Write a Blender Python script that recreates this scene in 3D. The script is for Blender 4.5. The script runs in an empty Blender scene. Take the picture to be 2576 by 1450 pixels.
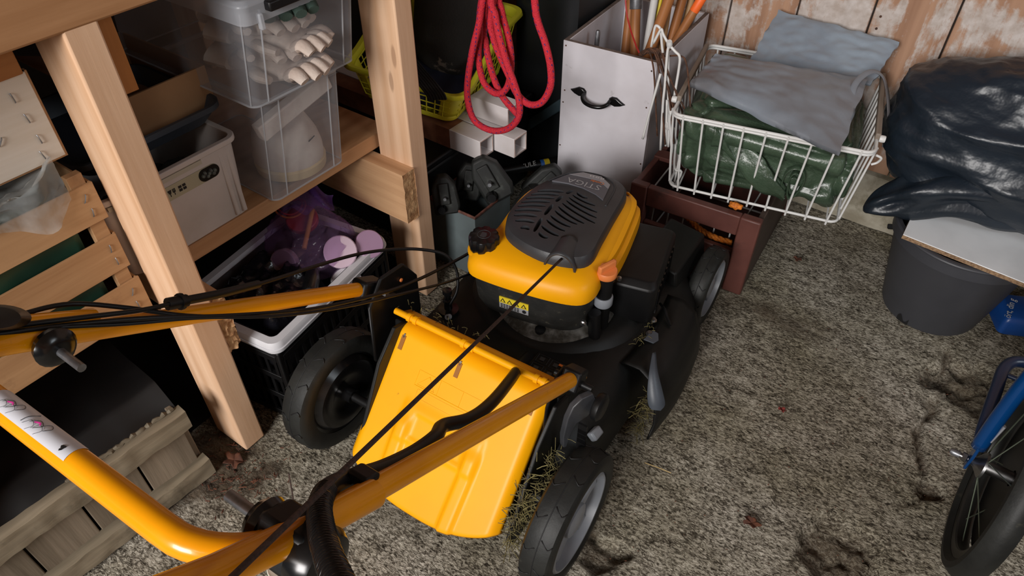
import bpy, bmesh, math, random
from mathutils import Vector as V, Matrix, Euler, noise

random.seed(7)
SC = bpy.context.scene
COL = SC.collection
PI = math.pi

# ------------------------------------------------------------------ camera
IW, IH, FPX = 2576.0, 1450.0, 1770.0
PITCH, YAW, CAMH = math.radians(42.712), math.radians(35.4), 1.25
CF = V((-math.sin(YAW)*math.cos(PITCH), math.cos(YAW)*math.cos(PITCH), -math.sin(PITCH)))
CR = V((math.cos(YAW), math.sin(YAW), 0))
CU = CR.cross(CF)
CAM = V((0, 0, CAMH))
cd = bpy.data.cameras.new('camera')
cam = bpy.data.objects.new('camera', cd)
COL.objects.link(cam)
cd.sensor_width = 36.0
cd.lens = FPX/IW*36.0
cd.clip_start = 0.02
m3 = Matrix((CR, CU, -CF)).transposed()
cam.matrix_world = Matrix.Translation(CAM) @ m3.to_4x4()
SC.camera = cam

# ------------------------------------------------------------------ world, daylight, exposure
wd = bpy.data.worlds.new('shed_world')
SC.world = wd
wd.use_nodes = True
bg = wd.node_tree.nodes['Background']
bg.inputs[0].default_value = (0.80, 0.90, 1.0, 1)
bg.inputs[1].default_value = 0.04

def area(name, loc, target, sx, sy, power, col):
    l = bpy.data.lights.new(name, 'AREA')
    l.shape = 'RECTANGLE'; l.size = sx; l.size_y = sy; l.energy = power; l.color = col
    o = bpy.data.objects.new(name, l); COL.objects.link(o)
    o.location = loc
    d = V(target)-V(loc)
    o.rotation_euler = d.to_track_quat('-Z', 'Y').to_euler()
    return o
# daylight through the open door behind the camera, and a window in the right-hand wall
area('door_daylight', (-0.10, -3.00, 2.05), (-0.45, 1.0, 0.40), 1.5, 1.4, 152, (1.0, 0.965, 0.94))
area('window_daylight', (1.62, 0.75, 1.72), (-0.1, 1.2, 0.2), 0.9, 0.7, 8.5, (0.86, 0.94, 1.0))
SC.view_settings.view_transform = 'Standard'
SC.view_settings.look = 'None'
SC.view_settings.exposure = 0.35
SC.view_settings.gamma = 1.0
SC.view_settings.use_curve_mapping = False

# ------------------------------------------------------------------ survey helpers: sight line of the camera cut with a real plane of the room
def ray(x, y): return (x-IW/2)*CR-(y-IH/2)*CU+FPX*CF
def at_z(x, y, h):
    d = ray(x, y); return CAM+d*((h-CAMH)/d.z)
def at_y(x, y, v):
    d = ray(x, y); return CAM+d*(v/d.y)
def at_x(x, y, v):
    d = ray(x, y); return CAM+d*(v/d.x)

# ------------------------------------------------------------------ mesh builder
def spline(pts, k=6, closed=False):
    P = [V(p) for p in pts]; n = len(P); out = []
    rng = range(n) if closed else range(n-1)
    for i in rng:
        p1, p2 = P[i], P[(i+1) % n]
        p0 = P[(i-1) % n] if (closed or i > 0) else p1*2-p2
        p3 = P[(i+2) % n] if (closed or i+2 < n) else p2*2-p1
        for j in range(k):
            t = j/k
            out.append(0.5*((2*p1)+(p2-p0)*t+(2*p0-5*p1+4*p2-p3)*t*t+(3*p1-p0-3*p2+p3)*t**3))
    if not closed: out.append(P[-1])
    return out

def RZ(a): return Matrix.Rotation(a, 4, 'Z')
def RX(a): return Matrix.Rotation(a, 4, 'X')
def RY(a): return Matrix.Rotation(a, 4, 'Y')
def TR(*p): return Matrix.Translation(V(p) if len(p) == 3 else p[0])
def frame(o, zdir, xhint=(1, 0, 0)):
    z = V(zdir).normalized(); x = V(xhint)-z*V(xhint).dot(z)
    if x.length < 1e-6: x = V((0, 1, 0))-z*z.y
    x.normalize(); y = z.cross(x)
    m = Matrix((x, y, z)).transposed().to_4x4(); m.translation = V(o)
    return m

class MB:
    def __init__(s): s.v = []; s.f = []
    def add(s, vs, fs, M=None):
        b = len(s.v)
        s.v += [(M @ V(p)) if M else V(p) for p in vs]
        s.f += [tuple(i+b for i in f) for f in fs]
        return s
    def box(s, x0, x1, y0, y1, z0, z1, M=None):
        vs = [(x, y, z) for z in (z0, z1) for x, y in ((x0, y0), (x1, y0), (x1, y1), (x0, y1))]
        return s.add(vs, [(3, 2, 1, 0), (4, 5, 6, 7), (0, 1, 5, 4), (1, 2, 6, 5), (2, 3, 7, 6), (3, 0, 4, 7)], M)
    def hexa(s, b, t):
        return s.add(list(b)+list(t), [(3, 2, 1, 0), (4, 5, 6, 7), (0, 1, 5, 4), (1, 2, 6, 5), (2, 3, 7, 6), (3, 0, 4, 7)])
    def tube(s, pts, r, n=10, closed=False, k=0, flat=1.0, up=None, M=None):
        P = spline(pts, k, closed) if k else [V(p) for p in pts]
        m = len(P); rr = r if callable(r) else (lambda t: r)
        vs = []; fs = []; prev = None
        for i in range(m):
            if closed: t = P[(i+1) % m]-P[(i-1) % m]
            else: t = P[min(i+1, m-1)]-P[max(i-1, 0)]
            if t.length < 1e-9: t = V((0, 0, 1))
            t.normalize()
            if prev is None:
                a = V(up) if up else (V((0, 0, 1)) if abs(t.z) < 0.9 else V((1, 0, 0)))
            else: a = prev
            a = a-t*a.dot(t)
            if a.length < 1e-6: a = t.orthogonal()
            a.normalize(); b = t.cross(a); prev = a
            q = rr(i/max(1, m-1))
            for j in range(n):
                w = 2*PI*j/n
                vs.append(P[i]+a*(q*math.cos(w)*flat)+b*(q*math.sin(w)))
        for i in range(m if closed else m-1):
            for j in range(n):
                i2 = (i+1) % m; j2 = (j+1) % n
                fs.append((i*n+j, i*n+j2, i2*n+j2, i2*n+j))
        if not closed:
            fs.append(tuple(range(n-1, -1, -1))); fs.append(tuple((m-1)*n+j for j in range(n)))
        return s.add(vs, fs, M)
    def lathe(s, prof, n=32, M=None, a0=0.0, a1=2*PI, cap=True):
        full = abs(a1-a0-2*PI) < 1e-6; k = n if full else n+1
        vs = []; fs = []
        for r, z in prof:
            for j in range(k):
                a = a0+(a1-a0)*j/n
                vs.append((r*math.cos(a), r*math.sin(a), z))
        for i in range(len(prof)-1):
            for j in range(n):
                j2 = (j+1) % k
                fs.append((i*k+j, i*k+j2, (i+1)*k+j2, (i+1)*k+j))
        if cap and full:
            if prof[0][0] > 1e-6: fs.append(tuple(range(k-1, -1, -1)))
            if prof[-1][0] > 1e-6: fs.append(tuple((len(prof)-1)*k+j for j in range(k)))
        return s.add(vs, fs, M)
    def prism(s, poly, z0, z1, M=None, taper=1.0):
        n = len(poly); cx = sum(p[0] for p in poly)/n; cy = sum(p[1] for p in poly)/n
        vs = [(x, y, z0) for x, y in poly]+[(cx+(x-cx)*taper, cy+(y-cy)*taper, z1) for x, y in poly]
        fs = [tuple(range(n-1, -1, -1)), tuple(range(n, 2*n))]+[(i, (i+1) % n, n+(i+1) % n, n+i) for i in range(n)]
        return s.add(vs, fs, M)
    def rings(s, rs, cap0=True, cap1=True, M=None):
        n = len(rs[0]); vs = [p for r in rs for p in r]; fs = []
        for i in range(len(rs)-1):
            for j in range(n):
                fs.append((i*n+j, i*n+(j+1) % n, (i+1)*n+(j+1) % n, (i+1)*n+j))
        if cap0: fs.append(tuple(range(n-1, -1, -1)))
        if cap1: fs.append(tuple((len(rs)-1)*n+j for j in range(n)))
        return s.add(vs, fs, M)
    def grid(s, fn, nu, nv, M=None, cu=False, cv=False):
        vs = [fn(i/(nu if cu else nu-1), j/(nv if cv else nv-1)) for i in range(nu) for j in range(nv)]; fs = []
        for i in range(nu if cu else nu-1):
            for j in range(nv if cv else nv-1):
                i2 = (i+1) % nu; j2 = (j+1) % nv
                fs.append((i*nv+j, i2*nv+j, i2*nv+j2, i*nv+j2))
        return s.add(vs, fs, M)
    def mesh(s, name):
        me = bpy.data.meshes.new(name)
        me.from_pydata([tuple(p) for p in s.v], [], s.f)
        bm = bmesh.new(); bm.from_mesh(me)
        bmesh.ops.recalc_face_normals(bm, faces=bm.faces)
        bm.to_mesh(me); bm.free()
        return me
    def build(s, name, mat, parent=None, world=False, bevel=0, seg=2, sub=0, solid=0, ang=40, soff=-1):
        if parent is not None and world:
            inv = WM(parent).inverted(); s.v = [inv @ p for p in s.v]
        return link(name, s.mesh(name), mat, parent, bevel, seg, sub, solid, ang, soff)

WMAT = {}
def WM(o):
    m = Matrix.Identity(4)
    while o is not None:
        if o.name in WMAT: m = WMAT[o.name] @ m
        o = o.parent
    return m

def link(name, me, mat, parent=None, bevel=0, seg=2, sub=0, solid=0, ang=40, soff=-1):
    me.materials.clear(); me.materials.append(mat)
    for p in me.polygons: p.use_smooth = True
    if ang < 179: me.set_sharp_from_angle(angle=math.radians(ang))
    o = bpy.data.objects.new(name, me); COL.objects.link(o)
    if parent is not None: o.parent = parent
    if solid:
        m = o.modifiers.new('solid', 'SOLIDIFY'); m.thickness = solid; m.offset = soff
    if bevel:
        m = o.modifiers.new('bevel', 'BEVEL'); m.width = bevel; m.segments = seg; m.limit_method = 'ANGLE'; m.angle_limit = math.radians(35)
    if sub:
        m = o.modifiers.new('sub', 'SUBSURF'); m.levels = sub; m.render_levels = sub
    return o

def tag(o, label, cat, group=None):
    o['label'] = label; o['category'] = cat
    if group: o['group'] = group
    return o
def thing(name, label, cat, loc=(0, 0, 0), rotz=0.0, group=None, M=None):
    o = bpy.data.objects.new(name, None); COL.objects.link(o)
    o.empty_display_size = 0.05
    m = M if M is not None else TR(*loc) @ RZ(rotz)
    o.matrix_local = m
    WMAT[o.name] = m.copy()
    return tag(o, label, cat, group)
def copy_part(src, parent, M=None, name=None):
    c = src.copy(); COL.objects.link(c); c.parent = parent
    if M is not None: c.matrix_local = M
    return c
def struct(o):
    o['kind'] = 'structure'; return o

def text_geo(txt, size=1.0):
    cu = bpy.data.curves.new('txt', 'FONT'); cu.body = txt; cu.size = size; cu.align_x = 'CENTER'; cu.align_y = 'CENTER'; cu.resolution_u = 2
    o = bpy.data.objects.new('txt', cu); COL.objects.link(o)
    dg = bpy.context.evaluated_depsgraph_get(); dg.update()
    me = bpy.data.meshes.new_from_object(o.evaluated_get(dg))
    vs = [v.co.copy() for v in me.vertices]; fs = [tuple(p.vertices) for p in me.polygons]
    bpy.data.objects.remove(o); bpy.data.curves.remove(cu); bpy.data.meshes.remove(me)
    return vs, fs
def text_part(txt, size, M, mat, parent, name, thick=0.0006, sx=1.0):
    vs, fs = text_geo(txt, size)
    mb = MB(); mb.add([(v.x*sx, v.y, 0) for v in vs], fs, M)
    me = bpy.data.meshes.new(name); me.from_pydata([tuple(p) for p in mb.v], [], mb.f)
    return link(name, me, mat, parent)

def rrect(w, d, r, n=5, cx=0, cy=0):
    out = []
    for sx, sy, a in ((1, -1, -PI/2), (1, 1, 0), (-1, 1, PI/2), (-1, -1, PI)):
        for i in range(n+1):
            t = a+PI/2*i/n
            out.append((cx+sx*(w/2-r)+r*math.cos(t), cy+sy*(d/2-r)+r*math.sin(t)))
    return out
def N(p, s=1.0, o=0.0): return noise.noise(V(p)*s+V((o, o*1.7, o*0.3)))

# ------------------------------------------------------------------ materials
def S(r, g, b):
    f = lambda c: (c/255/12.92) if c/255 <= 0.04045 else ((c/255+0.055)/1.055)**2.4
    return (f(r), f(g), f(b), 1)
class NT:
    def __init__(s, name):
        s.m = bpy.data.materials.new(name); s.m.use_nodes = True; s.t = s.m.node_tree
        s.b = s.t.nodes['Principled BSDF']; s.out = s.t.nodes['Material Output']
        s.tc = s.n('ShaderNodeTexCoord')
    def n(s, typ, **kw):
        o = s.t.nodes.new(typ)
        for k, v in kw.items(): setattr(o, k, v)
        return o
    def l(s, a, b): s.t.links.new(a, b)
    def map(s, sc=(1, 1, 1), rot=(0, 0, 0)):
        m = s.n('ShaderNodeMapping'); m.inputs['Scale'].default_value = sc; m.inputs['Rotation'].default_value = rot
        s.l(s.tc.outputs['Object'], m.inputs['Vector']); return m.outputs[0]
    def noise(s, vec, scale, detail=4, rough=.55, dist=0):
        o = s.n('ShaderNodeTexNoise'); o.inputs['Scale'].default_value = scale; o.inputs['Detail'].default_value = detail
        o.inputs['Roughness'].default_value = rough; o.inputs['Distortion'].default_value = dist
        s.l(vec, o.inputs['Vector']); return o.outputs['Fac']
    def ramp(s, fac, stops):
        r = s.n('ShaderNodeValToRGB'); e = r.color_ramp.elements
        while len(e) < len(stops): e.new(0.5)
        for i, (p, c) in enumerate(stops):
            e[i].position = p; e[i].color = c if len(c) == 4 else (*c, 1)
        s.l(fac, r.inputs[0]); return r.outputs[0]
    def mix(s, fac, a, b, mode='MIX'):
        m = s.n('ShaderNodeMix', data_type='RGBA', blend_type=mode)
        for sock, val in ((m.inputs[0], fac), (m.inputs[6], a), (m.inputs[7], b)):
            if hasattr(val, 'is_output'): s.l(val, sock)
            else: sock.default_value = val
        return m.outputs[2]
    def math(s, op, a, b=0.5):
        m = s.n('ShaderNodeMath', operation=op)
        for sock, val in ((m.inputs[0], a), (m.inputs[1], b)):
            if hasattr(val, 'is_output'): s.l(val, sock)
            else: sock.default_value = val
        return m.outputs[0]
    def bump(s, h, strength, dist=0.002):
        b = s.n('ShaderNodeBump'); b.inputs['Strength'].default_value = strength; b.inputs['Distance'].default_value = dist
        s.l(h, b.inputs['Height']); s.l(b.outputs[0], s.b.inputs['Normal']); return b
    def done(s, col=None, rough=.5, metal=0, spec=.5, coat=0):
        if col is not None:
            if hasattr(col, 'is_output'): s.l(col, s.b.inputs['Base Color'])
            else: s.b.inputs['Base Color'].default_value = col
        if hasattr(rough, 'is_output'): s.l(rough, s.b.inputs['Roughness'])
        else: s.b.inputs['Roughness'].default_value = rough
        s.b.inputs['Metallic'].default_value = metal
        s.b.inputs['Specular IOR Level'].default_value = spec
        s.b.inputs['Coat Weight'].default_value = coat
        return s.m
BW = ((0, 0, 0, 1), (1, 1, 1, 1))
def mat(name, c, rough=.5, metal=0, c2=None, ns=9, nr=(.4, .62), dirt=None, ds=6, dr=(.58, .68), bump=0, bs=90, bd=.002, spec=.5, coat=0, stretch=(1, 1, 1), rot=(0, 0, 0)):
    t = NT(name); vec = t.map(stretch, rot); col = c
    if c2: col = t.ramp(t.noise(vec, ns), ((nr[0], c), (nr[1], c2)))
    if dirt:
        fac = t.ramp(t.noise(vec, ds, 8, .65), ((dr[0], BW[0]), (dr[1], BW[1])))
        col = t.mix(fac, col, dirt)
    if bump: t.bump(t.noise(vec, bs, 3), bump, bd)
    return t.done(col, rough, metal, spec, coat)
def wood(name, light, dark, axis='z', rough=.65, knots=True, scale=1.0, dirt=None, bump=.25, contrast=(.3, .75), dd=(.55, .72), kc=None, kd=.08):
    t = NT(name)
    sc = {'x': (1.2, 22, 22), 'y': (22, 1.2, 22), 'z': (22, 22, 1.2)}[axis]
    vec = t.map(tuple(a*scale for a in sc))
    g = t.noise(vec, 1.6, 3, .5, .6)
    fine = t.noise(t.map(tuple(a*6*scale for a in sc)), 1.5, 2)
    w = t.n('ShaderNodeTexWave', wave_type='BANDS', bands_direction={'x': 'Y', 'y': 'X', 'z': 'X'}[axis])
    w.inputs['Scale'].default_value = .35; w.inputs['Distortion'].default_value = 7; w.inputs['Detail'].default_value = 1.5; w.inputs['Detail Scale'].default_value = .7
    t.l(vec, w.inputs['Vector'])
    f = t.math('ADD', t.math('MULTIPLY', g, .55), t.math('MULTIPLY', w.outputs['Fac'], .22))
    f = t.math('ADD', f, t.math('MULTIPLY', fine, .25))
    col = t.ramp(f, ((contrast[0], light), (contrast[1], dark)))
    if knots:
        ks = {'x': (2.6, 10, 10), 'y': (10, 2.6, 10), 'z': (10, 10, 2.6)}[axis]
        vo = t.n('ShaderNodeTexVoronoi'); vo.inputs['Scale'].default_value = 1.25
        t.l(t.map(ks), vo.inputs['Vector'])
        kf = t.ramp(vo.outputs['Distance'], ((kd, BW[1]), (kd*1.5, BW[0])))
        col = t.mix(t.math('MULTIPLY', kf, .5), col, kc or (dark[0]*.35, dark[1]*.28, dark[2]*.25, 1))
    if dirt:
        fac = t.ramp(t.noise(t.tc.outputs['Object'], 5, 8, .7), ((dd[0], BW[0]), (dd[1], BW[1])))
        col = t.mix(fac, col, dirt)
    if bump: t.bump(f, bump, .002)
    return t.done(col, rough, spec=.3)
def sheer(name, c, alpha, rough=.25, bump=0, bs=30, tint=(1, 1, 1, 1)):
    # frosted plastic film: part of the light passes straight, the rest is scattered or reflected
    t = NT(name); t.done(c, rough)
    if bump: t.bump(t.noise(t.map(), bs, 3), bump, .004)
    tr = t.n('ShaderNodeBsdfTransparent'); tr.inputs[0].default_value = tint
    tl = t.n('ShaderNodeBsdfTranslucent'); tl.inputs[0].default_value = c
    m1 = t.n('ShaderNodeMixShader'); m1.inputs[0].default_value = .35
    t.l(t.b.outputs[0], m1.inputs[1]); t.l(tl.outputs[0], m1.inputs[2])
    m2 = t.n('ShaderNodeMixShader'); m2.inputs[0].default_value = alpha
    t.l(tr.outputs[0], m2.inputs[1]); t.l(m1.outputs[0], m2.inputs[2])
    t.l(m2.outputs[0], t.out.inputs[0])
    return t.m

MT = {}
def mk():
    M_ = MT
    M_['pine_z'] = wood('pine_upright', S(226, 190, 158), S(204, 162, 126), 'z', kd=.06)
    M_['pine_y'] = wood('pine_rail', S(190, 146, 106), S(156, 112, 74), 'y', kd=.05)
    M_['pine_x'] = wood('pine_brace', S(208, 166, 126), S(172, 128, 90), 'x', kd=.06)
    M_['saw_end'] = mat('sawn_end_grain', S(200, 160, 115), .8, c2=S(165, 120, 80), ns=60, bump=.8, bs=220)
    M_['ply_y'] = wood('crate_plywood', S(186, 148, 108), S(154, 115, 79), 'y', dirt=S(122, 90, 64), knots=False, dd=(.56, .75))
    M_['grey_y'] = wood('weathered_rail', S(140, 128, 108), S(88, 80, 66), 'y', dirt=S(62, 56, 46), bump=.7)
    M_['grey_z'] = wood('weathered_board', S(150, 136, 118), S(98, 88, 74), 'z', dirt=S(84, 76, 62), bump=.7)
    M_['handle_z'] = wood('tool_handle', S(170, 112, 66), S(132, 82, 46), 'z', knots=False, rough=.45)
    M_['handle2_z'] = wood('pale_tool_handle', S(182, 146, 104), S(146, 110, 74), 'z', knots=False, rough=.5)
    M_['yellow'] = mat('yellow_plastic', S(246, 172, 4), .42, c2=S(242, 166, 6), ns=5, dirt=S(120, 82, 20), ds=34, dr=(.68, .80), spec=.3, bump=.02, bs=300)
    M_['yellow_tube'] = mat('yellow_tube_paint', S(242, 160, 8), .25, c2=S(232, 150, 8), ns=7, dirt=S(90, 60, 22), ds=28, dr=(.68, .8), spec=.4, coat=.2)
    M_['black'] = mat('black_plastic', S(11, 11, 12), .45, c2=S(15, 15, 16), ns=14, bump=.05, bs=200, spec=.35)
    M_['black_gloss'] = mat('black_gloss_plastic', S(14, 14, 15), .22, c2=S(20, 20, 21), ns=20)
    M_['deck'] = mat('deck_paint', S(14, 15, 14), .5, c2=S(20, 20, 19), ns=12, dirt=S(54, 50, 40), ds=40, dr=(.68, .8), bump=.1, bs=120, spec=.35)
    M_['charcoal'] = mat('charcoal_plastic', S(56, 57, 60), .42, c2=S(49, 50, 53), ns=12, bump=.08, bs=500)
    M_['engine_black'] = mat('engine_shroud', S(24, 24, 22), .6, c2=S(34, 33, 30), ns=30, dirt=S(84, 80, 68), ds=60, dr=(.6, .74), bump=.25, bs=150)
    M_['strap'] = mat('strap_plastic', S(70, 76, 84), .45)
    M_['rubber'] = mat('rubber', S(24, 25, 24), .55, c2=S(34, 35, 33), ns=18, dirt=S(66, 64, 54), ds=30, dr=(.64, .8), bump=.15, bs=160, spec=.35)
    M_['wheel_grey'] = mat('wheel_hub_grey', S(140, 145, 152), .38, c2=S(126, 130, 137), ns=10)
    M_['steel'] = mat('bare_steel', S(170, 170, 172), .35, 1, c2=S(130, 128, 126), ns=40)
    M_['zinc'] = mat('zinc_pipe', S(150, 152, 156), .45, .8, c2=S(120, 122, 126), ns=60)
    M_['alu'] = mat('cast_alloy', S(120, 118, 114), .6, .4, c2=S(80, 78, 72), ns=30, dirt=S(50, 46, 38), ds=16, dr=(.45, .6), bump=.3)
    M_['orange'] = mat('orange_plastic', S(226, 132, 70), .5)
    M_['cord'] = mat('starter_cord', S(70, 50, 42), .8, c2=S(46, 34, 30), ns=300)
    M_['white_bin'] = mat('white_bin_plastic', S(198, 190, 186), .5, c2=S(186, 178, 172), ns=8)
    M_['white_wire'] = mat('white_coated_wire', S(214, 214, 212), .4, dirt=S(150, 130, 100), ds=40, dr=(.7, .76))
    M_['rust'] = mat('rust', S(92, 60, 42), .85, c2=S(60, 40, 30), ns=90, bump=.5, bs=300)
    M_['white_paint'] = mat('white_painted_board', S(216, 213, 219), .6, c2=S(204, 200, 205), ns=6, dirt=S(140, 132, 124), ds=22, dr=(.64, .8), bump=.08, bs=200)
    M_['green_tarp'] = mat('green_tarp', S(68, 86, 68), .34, c2=S(52, 68, 52), ns=8, bump=.8, bs=120, coat=.2)
    M_['grey_tarp'] = mat('grey_tarp', S(128, 136, 146), .36, c2=S(104, 102, 104), ns=4, bump=.35, bs=60, coat=.2)
    M_['grey_tarp2'] = mat('grey_tarp_back', S(140, 152, 164), .32, c2=S(122, 132, 144), ns=6, bump=.6, bs=44, coat=.2)
    M_['bag'] = mat('black_refuse_film', S(27, 36, 46), .36, c2=S(22, 30, 38), ns=4, bump=.55, bs=26, bd=.006)
    M_['bucket'] = mat('dark_grey_bucket_plastic', S(60, 61, 66), .5, c2=S(54, 55, 60), ns=6)
    M_['white_lam'] = mat('white_laminate', S(226, 228, 230), .4, c2=S(214, 216, 218), ns=7)
    M_['chipboard'] = mat('chipboard_edge', S(150, 122, 92), .8, c2=S(110, 84, 62), ns=200)
    M_['brown'] = mat('brown_crate_paint', S(98, 58, 50), .5, c2=S(84, 48, 42), ns=8, dirt=S(60, 40, 36), ds=14, dr=(.55, .7), bump=.15, bs=80)
    M_['blue'] = mat('blue_bike_paint', S(10, 74, 140), .25, metal=.5, coat=.5)
    M_['dark_blue'] = mat('dark_blue_tube', S(18, 34, 62), .4, coat=.3)
    M_['lime'] = mat('lime_plastic', S(226, 222, 56), .42, c2=S(216, 211, 50), ns=6)
    M_['tube_white'] = mat('white_steel_tube', S(214, 208, 208), .5, c2=S(204, 196, 194), ns=8, dirt=S(150, 128, 108), ds=16, dr=(.62, .74))
    M_['red'] = mat('red_rope', S(212, 40, 58), .7, c2=S(190, 30, 48), ns=300, bump=1, bs=420, bd=.003)
    M_['fleck'] = mat('blue_fleck', S(52, 36, 110), .7)
    M_['orange_rope'] = mat('orange_rope', S(222, 128, 30), .7, c2=S(180, 96, 24), ns=200, bump=.8, bs=300)
    M_['clear'] = sheer('frosted_tub', S(186, 190, 198), .36, .25)
    M_['clear_edge'] = sheer('frosted_tub_edge', S(206, 210, 216), .55, .25)
    M_['lid'] = sheer('tub_lid', S(200, 204, 212), .65, .3)
    M_['purple_bag'] = sheer('purple_film', S(150, 116, 158), .20, .15, bump=.6, bs=30, tint=(.88, .80, .92, 1))
    M_['film'] = sheer('clear_film', S(200, 205, 205), .42, .25, bump=.6, bs=30)
    M_['metal_box'] = mat('grey_metal_box', S(112, 124, 126), .5, .2, c2=S(98, 108, 110), ns=8, dirt=S(90, 60, 46), ds=12, dr=(.66, .72))
    M_['dark_wall'] = mat('dark_wall', S(60, 48, 40), .9, c2=S(44, 36, 30), ns=5)
    M_['card'] = mat('cardboard', S(150, 112, 76), .85, c2=S(138, 100, 66), ns=5)
    M_['cloth'] = mat('glove_cloth', S(212, 200, 190), .9, c2=S(190, 172, 160), ns=14, bump=.4, bs=200)
    M_['cloth_green'] = mat('green_cloth', S(52, 70, 62), .9, bump=.3, bs=200)
    M_['plaster'] = mat('white_plaster', S(222, 212, 204), .85, c2=S(206, 192, 184), ns=20, bump=.3, bs=120)
    M_['cream'] = mat('cream_ring', S(212, 190, 150), .8)
    M_['green_sheet'] = mat('dark_green_sheet', S(30, 66, 48), .5, c2=S(22, 50, 38), ns=6)
    M_['white_tray'] = mat('white_tray_plastic', S(206, 206, 210), .4, c2=S(196, 196, 200), ns=8)
    M_['pole'] = mat('dull_pole', S(120, 118, 96), .7, c2=S(96, 94, 76), ns=20)
    M_['ink'] = mat('ink', S(20, 20, 22), .6)
    M_['print_white'] = mat('white_print', S(216, 216, 214), .6)
    M_['print_grey'] = mat('grey_print', S(150, 150, 152), .5)
    M_['print_yellow'] = mat('yellow_print', S(214, 190, 40), .5)
    M_['print_orange'] = mat('orange_print', S(222, 120, 50), .5)
    M_['print_pink'] = mat('pink_print', S(226, 60, 160), .5)
    M_['print_blue'] = mat('blue_print', S(40, 96, 168), .5)
    M_['sticker'] = mat('white_sticker', S(206, 208, 216), .35)
    M_['slate'] = mat('slate_sticker', S(86, 86, 92), .35)
    M_['silver'] = mat('silver_sticker', S(150, 150, 156), .35, .3)
    M_['blue_pack'] = mat('blue_pack', S(24, 70, 140), .35)
    M_['lilac'] = mat('lilac_plastic', S(200, 176, 190), .5)
    M_['straw'] = mat('straw', S(190, 164, 110), .9)
    M_['grass'] = mat('dry_clippings', S(124, 116, 72), .95, c2=S(88, 78, 50), ns=60)
    M_['leaf'] = mat('dead_leaf', S(96, 56, 36), .9, c2=S(70, 40, 28), ns=60)
    M_['red_plastic'] = mat('red_plastic', S(176, 44, 40), .45)
    M_['dark_cloth'] = mat('dark_grey_roll', S(58, 58, 56), .85, c2=S(50, 50, 48), ns=6, dirt=S(128, 120, 110), ds=7, dr=(.60, .63), bump=.4, bs=200)
    M_['webbing'] = mat('black_webbing', S(34, 34, 34), .8)
    M_['black_film'] = mat('black_case', S(28, 30, 32), .4, c2=S(36, 39, 42), ns=3)
mk()

# ================================================================== THE SETTING
def floor_mat():
    t = NT('rough_concrete')
    o = t.tc.outputs['Object']
    big = t.noise(o, 2.2, 5, .6)
    rot = (0, 0, math.radians(-38))
    mid = t.noise(t.map((1, 1.8, 1), rot), 22, 6, .7, .4)
    fine = t.noise(t.map((.62, 1.25, 1), rot), 190, 4, .7, .8)
    f = t.math('ADD', t.math('MULTIPLY', fine, .72), t.math('MULTIPLY', mid, .28))
    col = t.ramp(f, ((.38, S(48, 43, 35)), (.465, S(118, 112, 101)), (.535, S(188, 183, 170)), (.63, S(226, 222, 212))))
    stain = t.ramp(big, ((.36, S(186, 180, 160)), (.62, S(244, 241, 238))))
    col = t.mix(.9, col, stain, 'MULTIPLY')
    wet = t.ramp(t.noise(o, 3.7, 7, .65), ((.57, BW[0]), (.72, BW[1])))
    col = t.mix(t.math('MULTIPLY', wet, .40), col, S(104, 94, 78))
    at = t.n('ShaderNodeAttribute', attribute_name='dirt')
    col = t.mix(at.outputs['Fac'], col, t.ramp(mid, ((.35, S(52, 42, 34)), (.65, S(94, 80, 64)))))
    t.bump(f, 1.0, .008)
    return t.done(col, .92, spec=.2)

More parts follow.
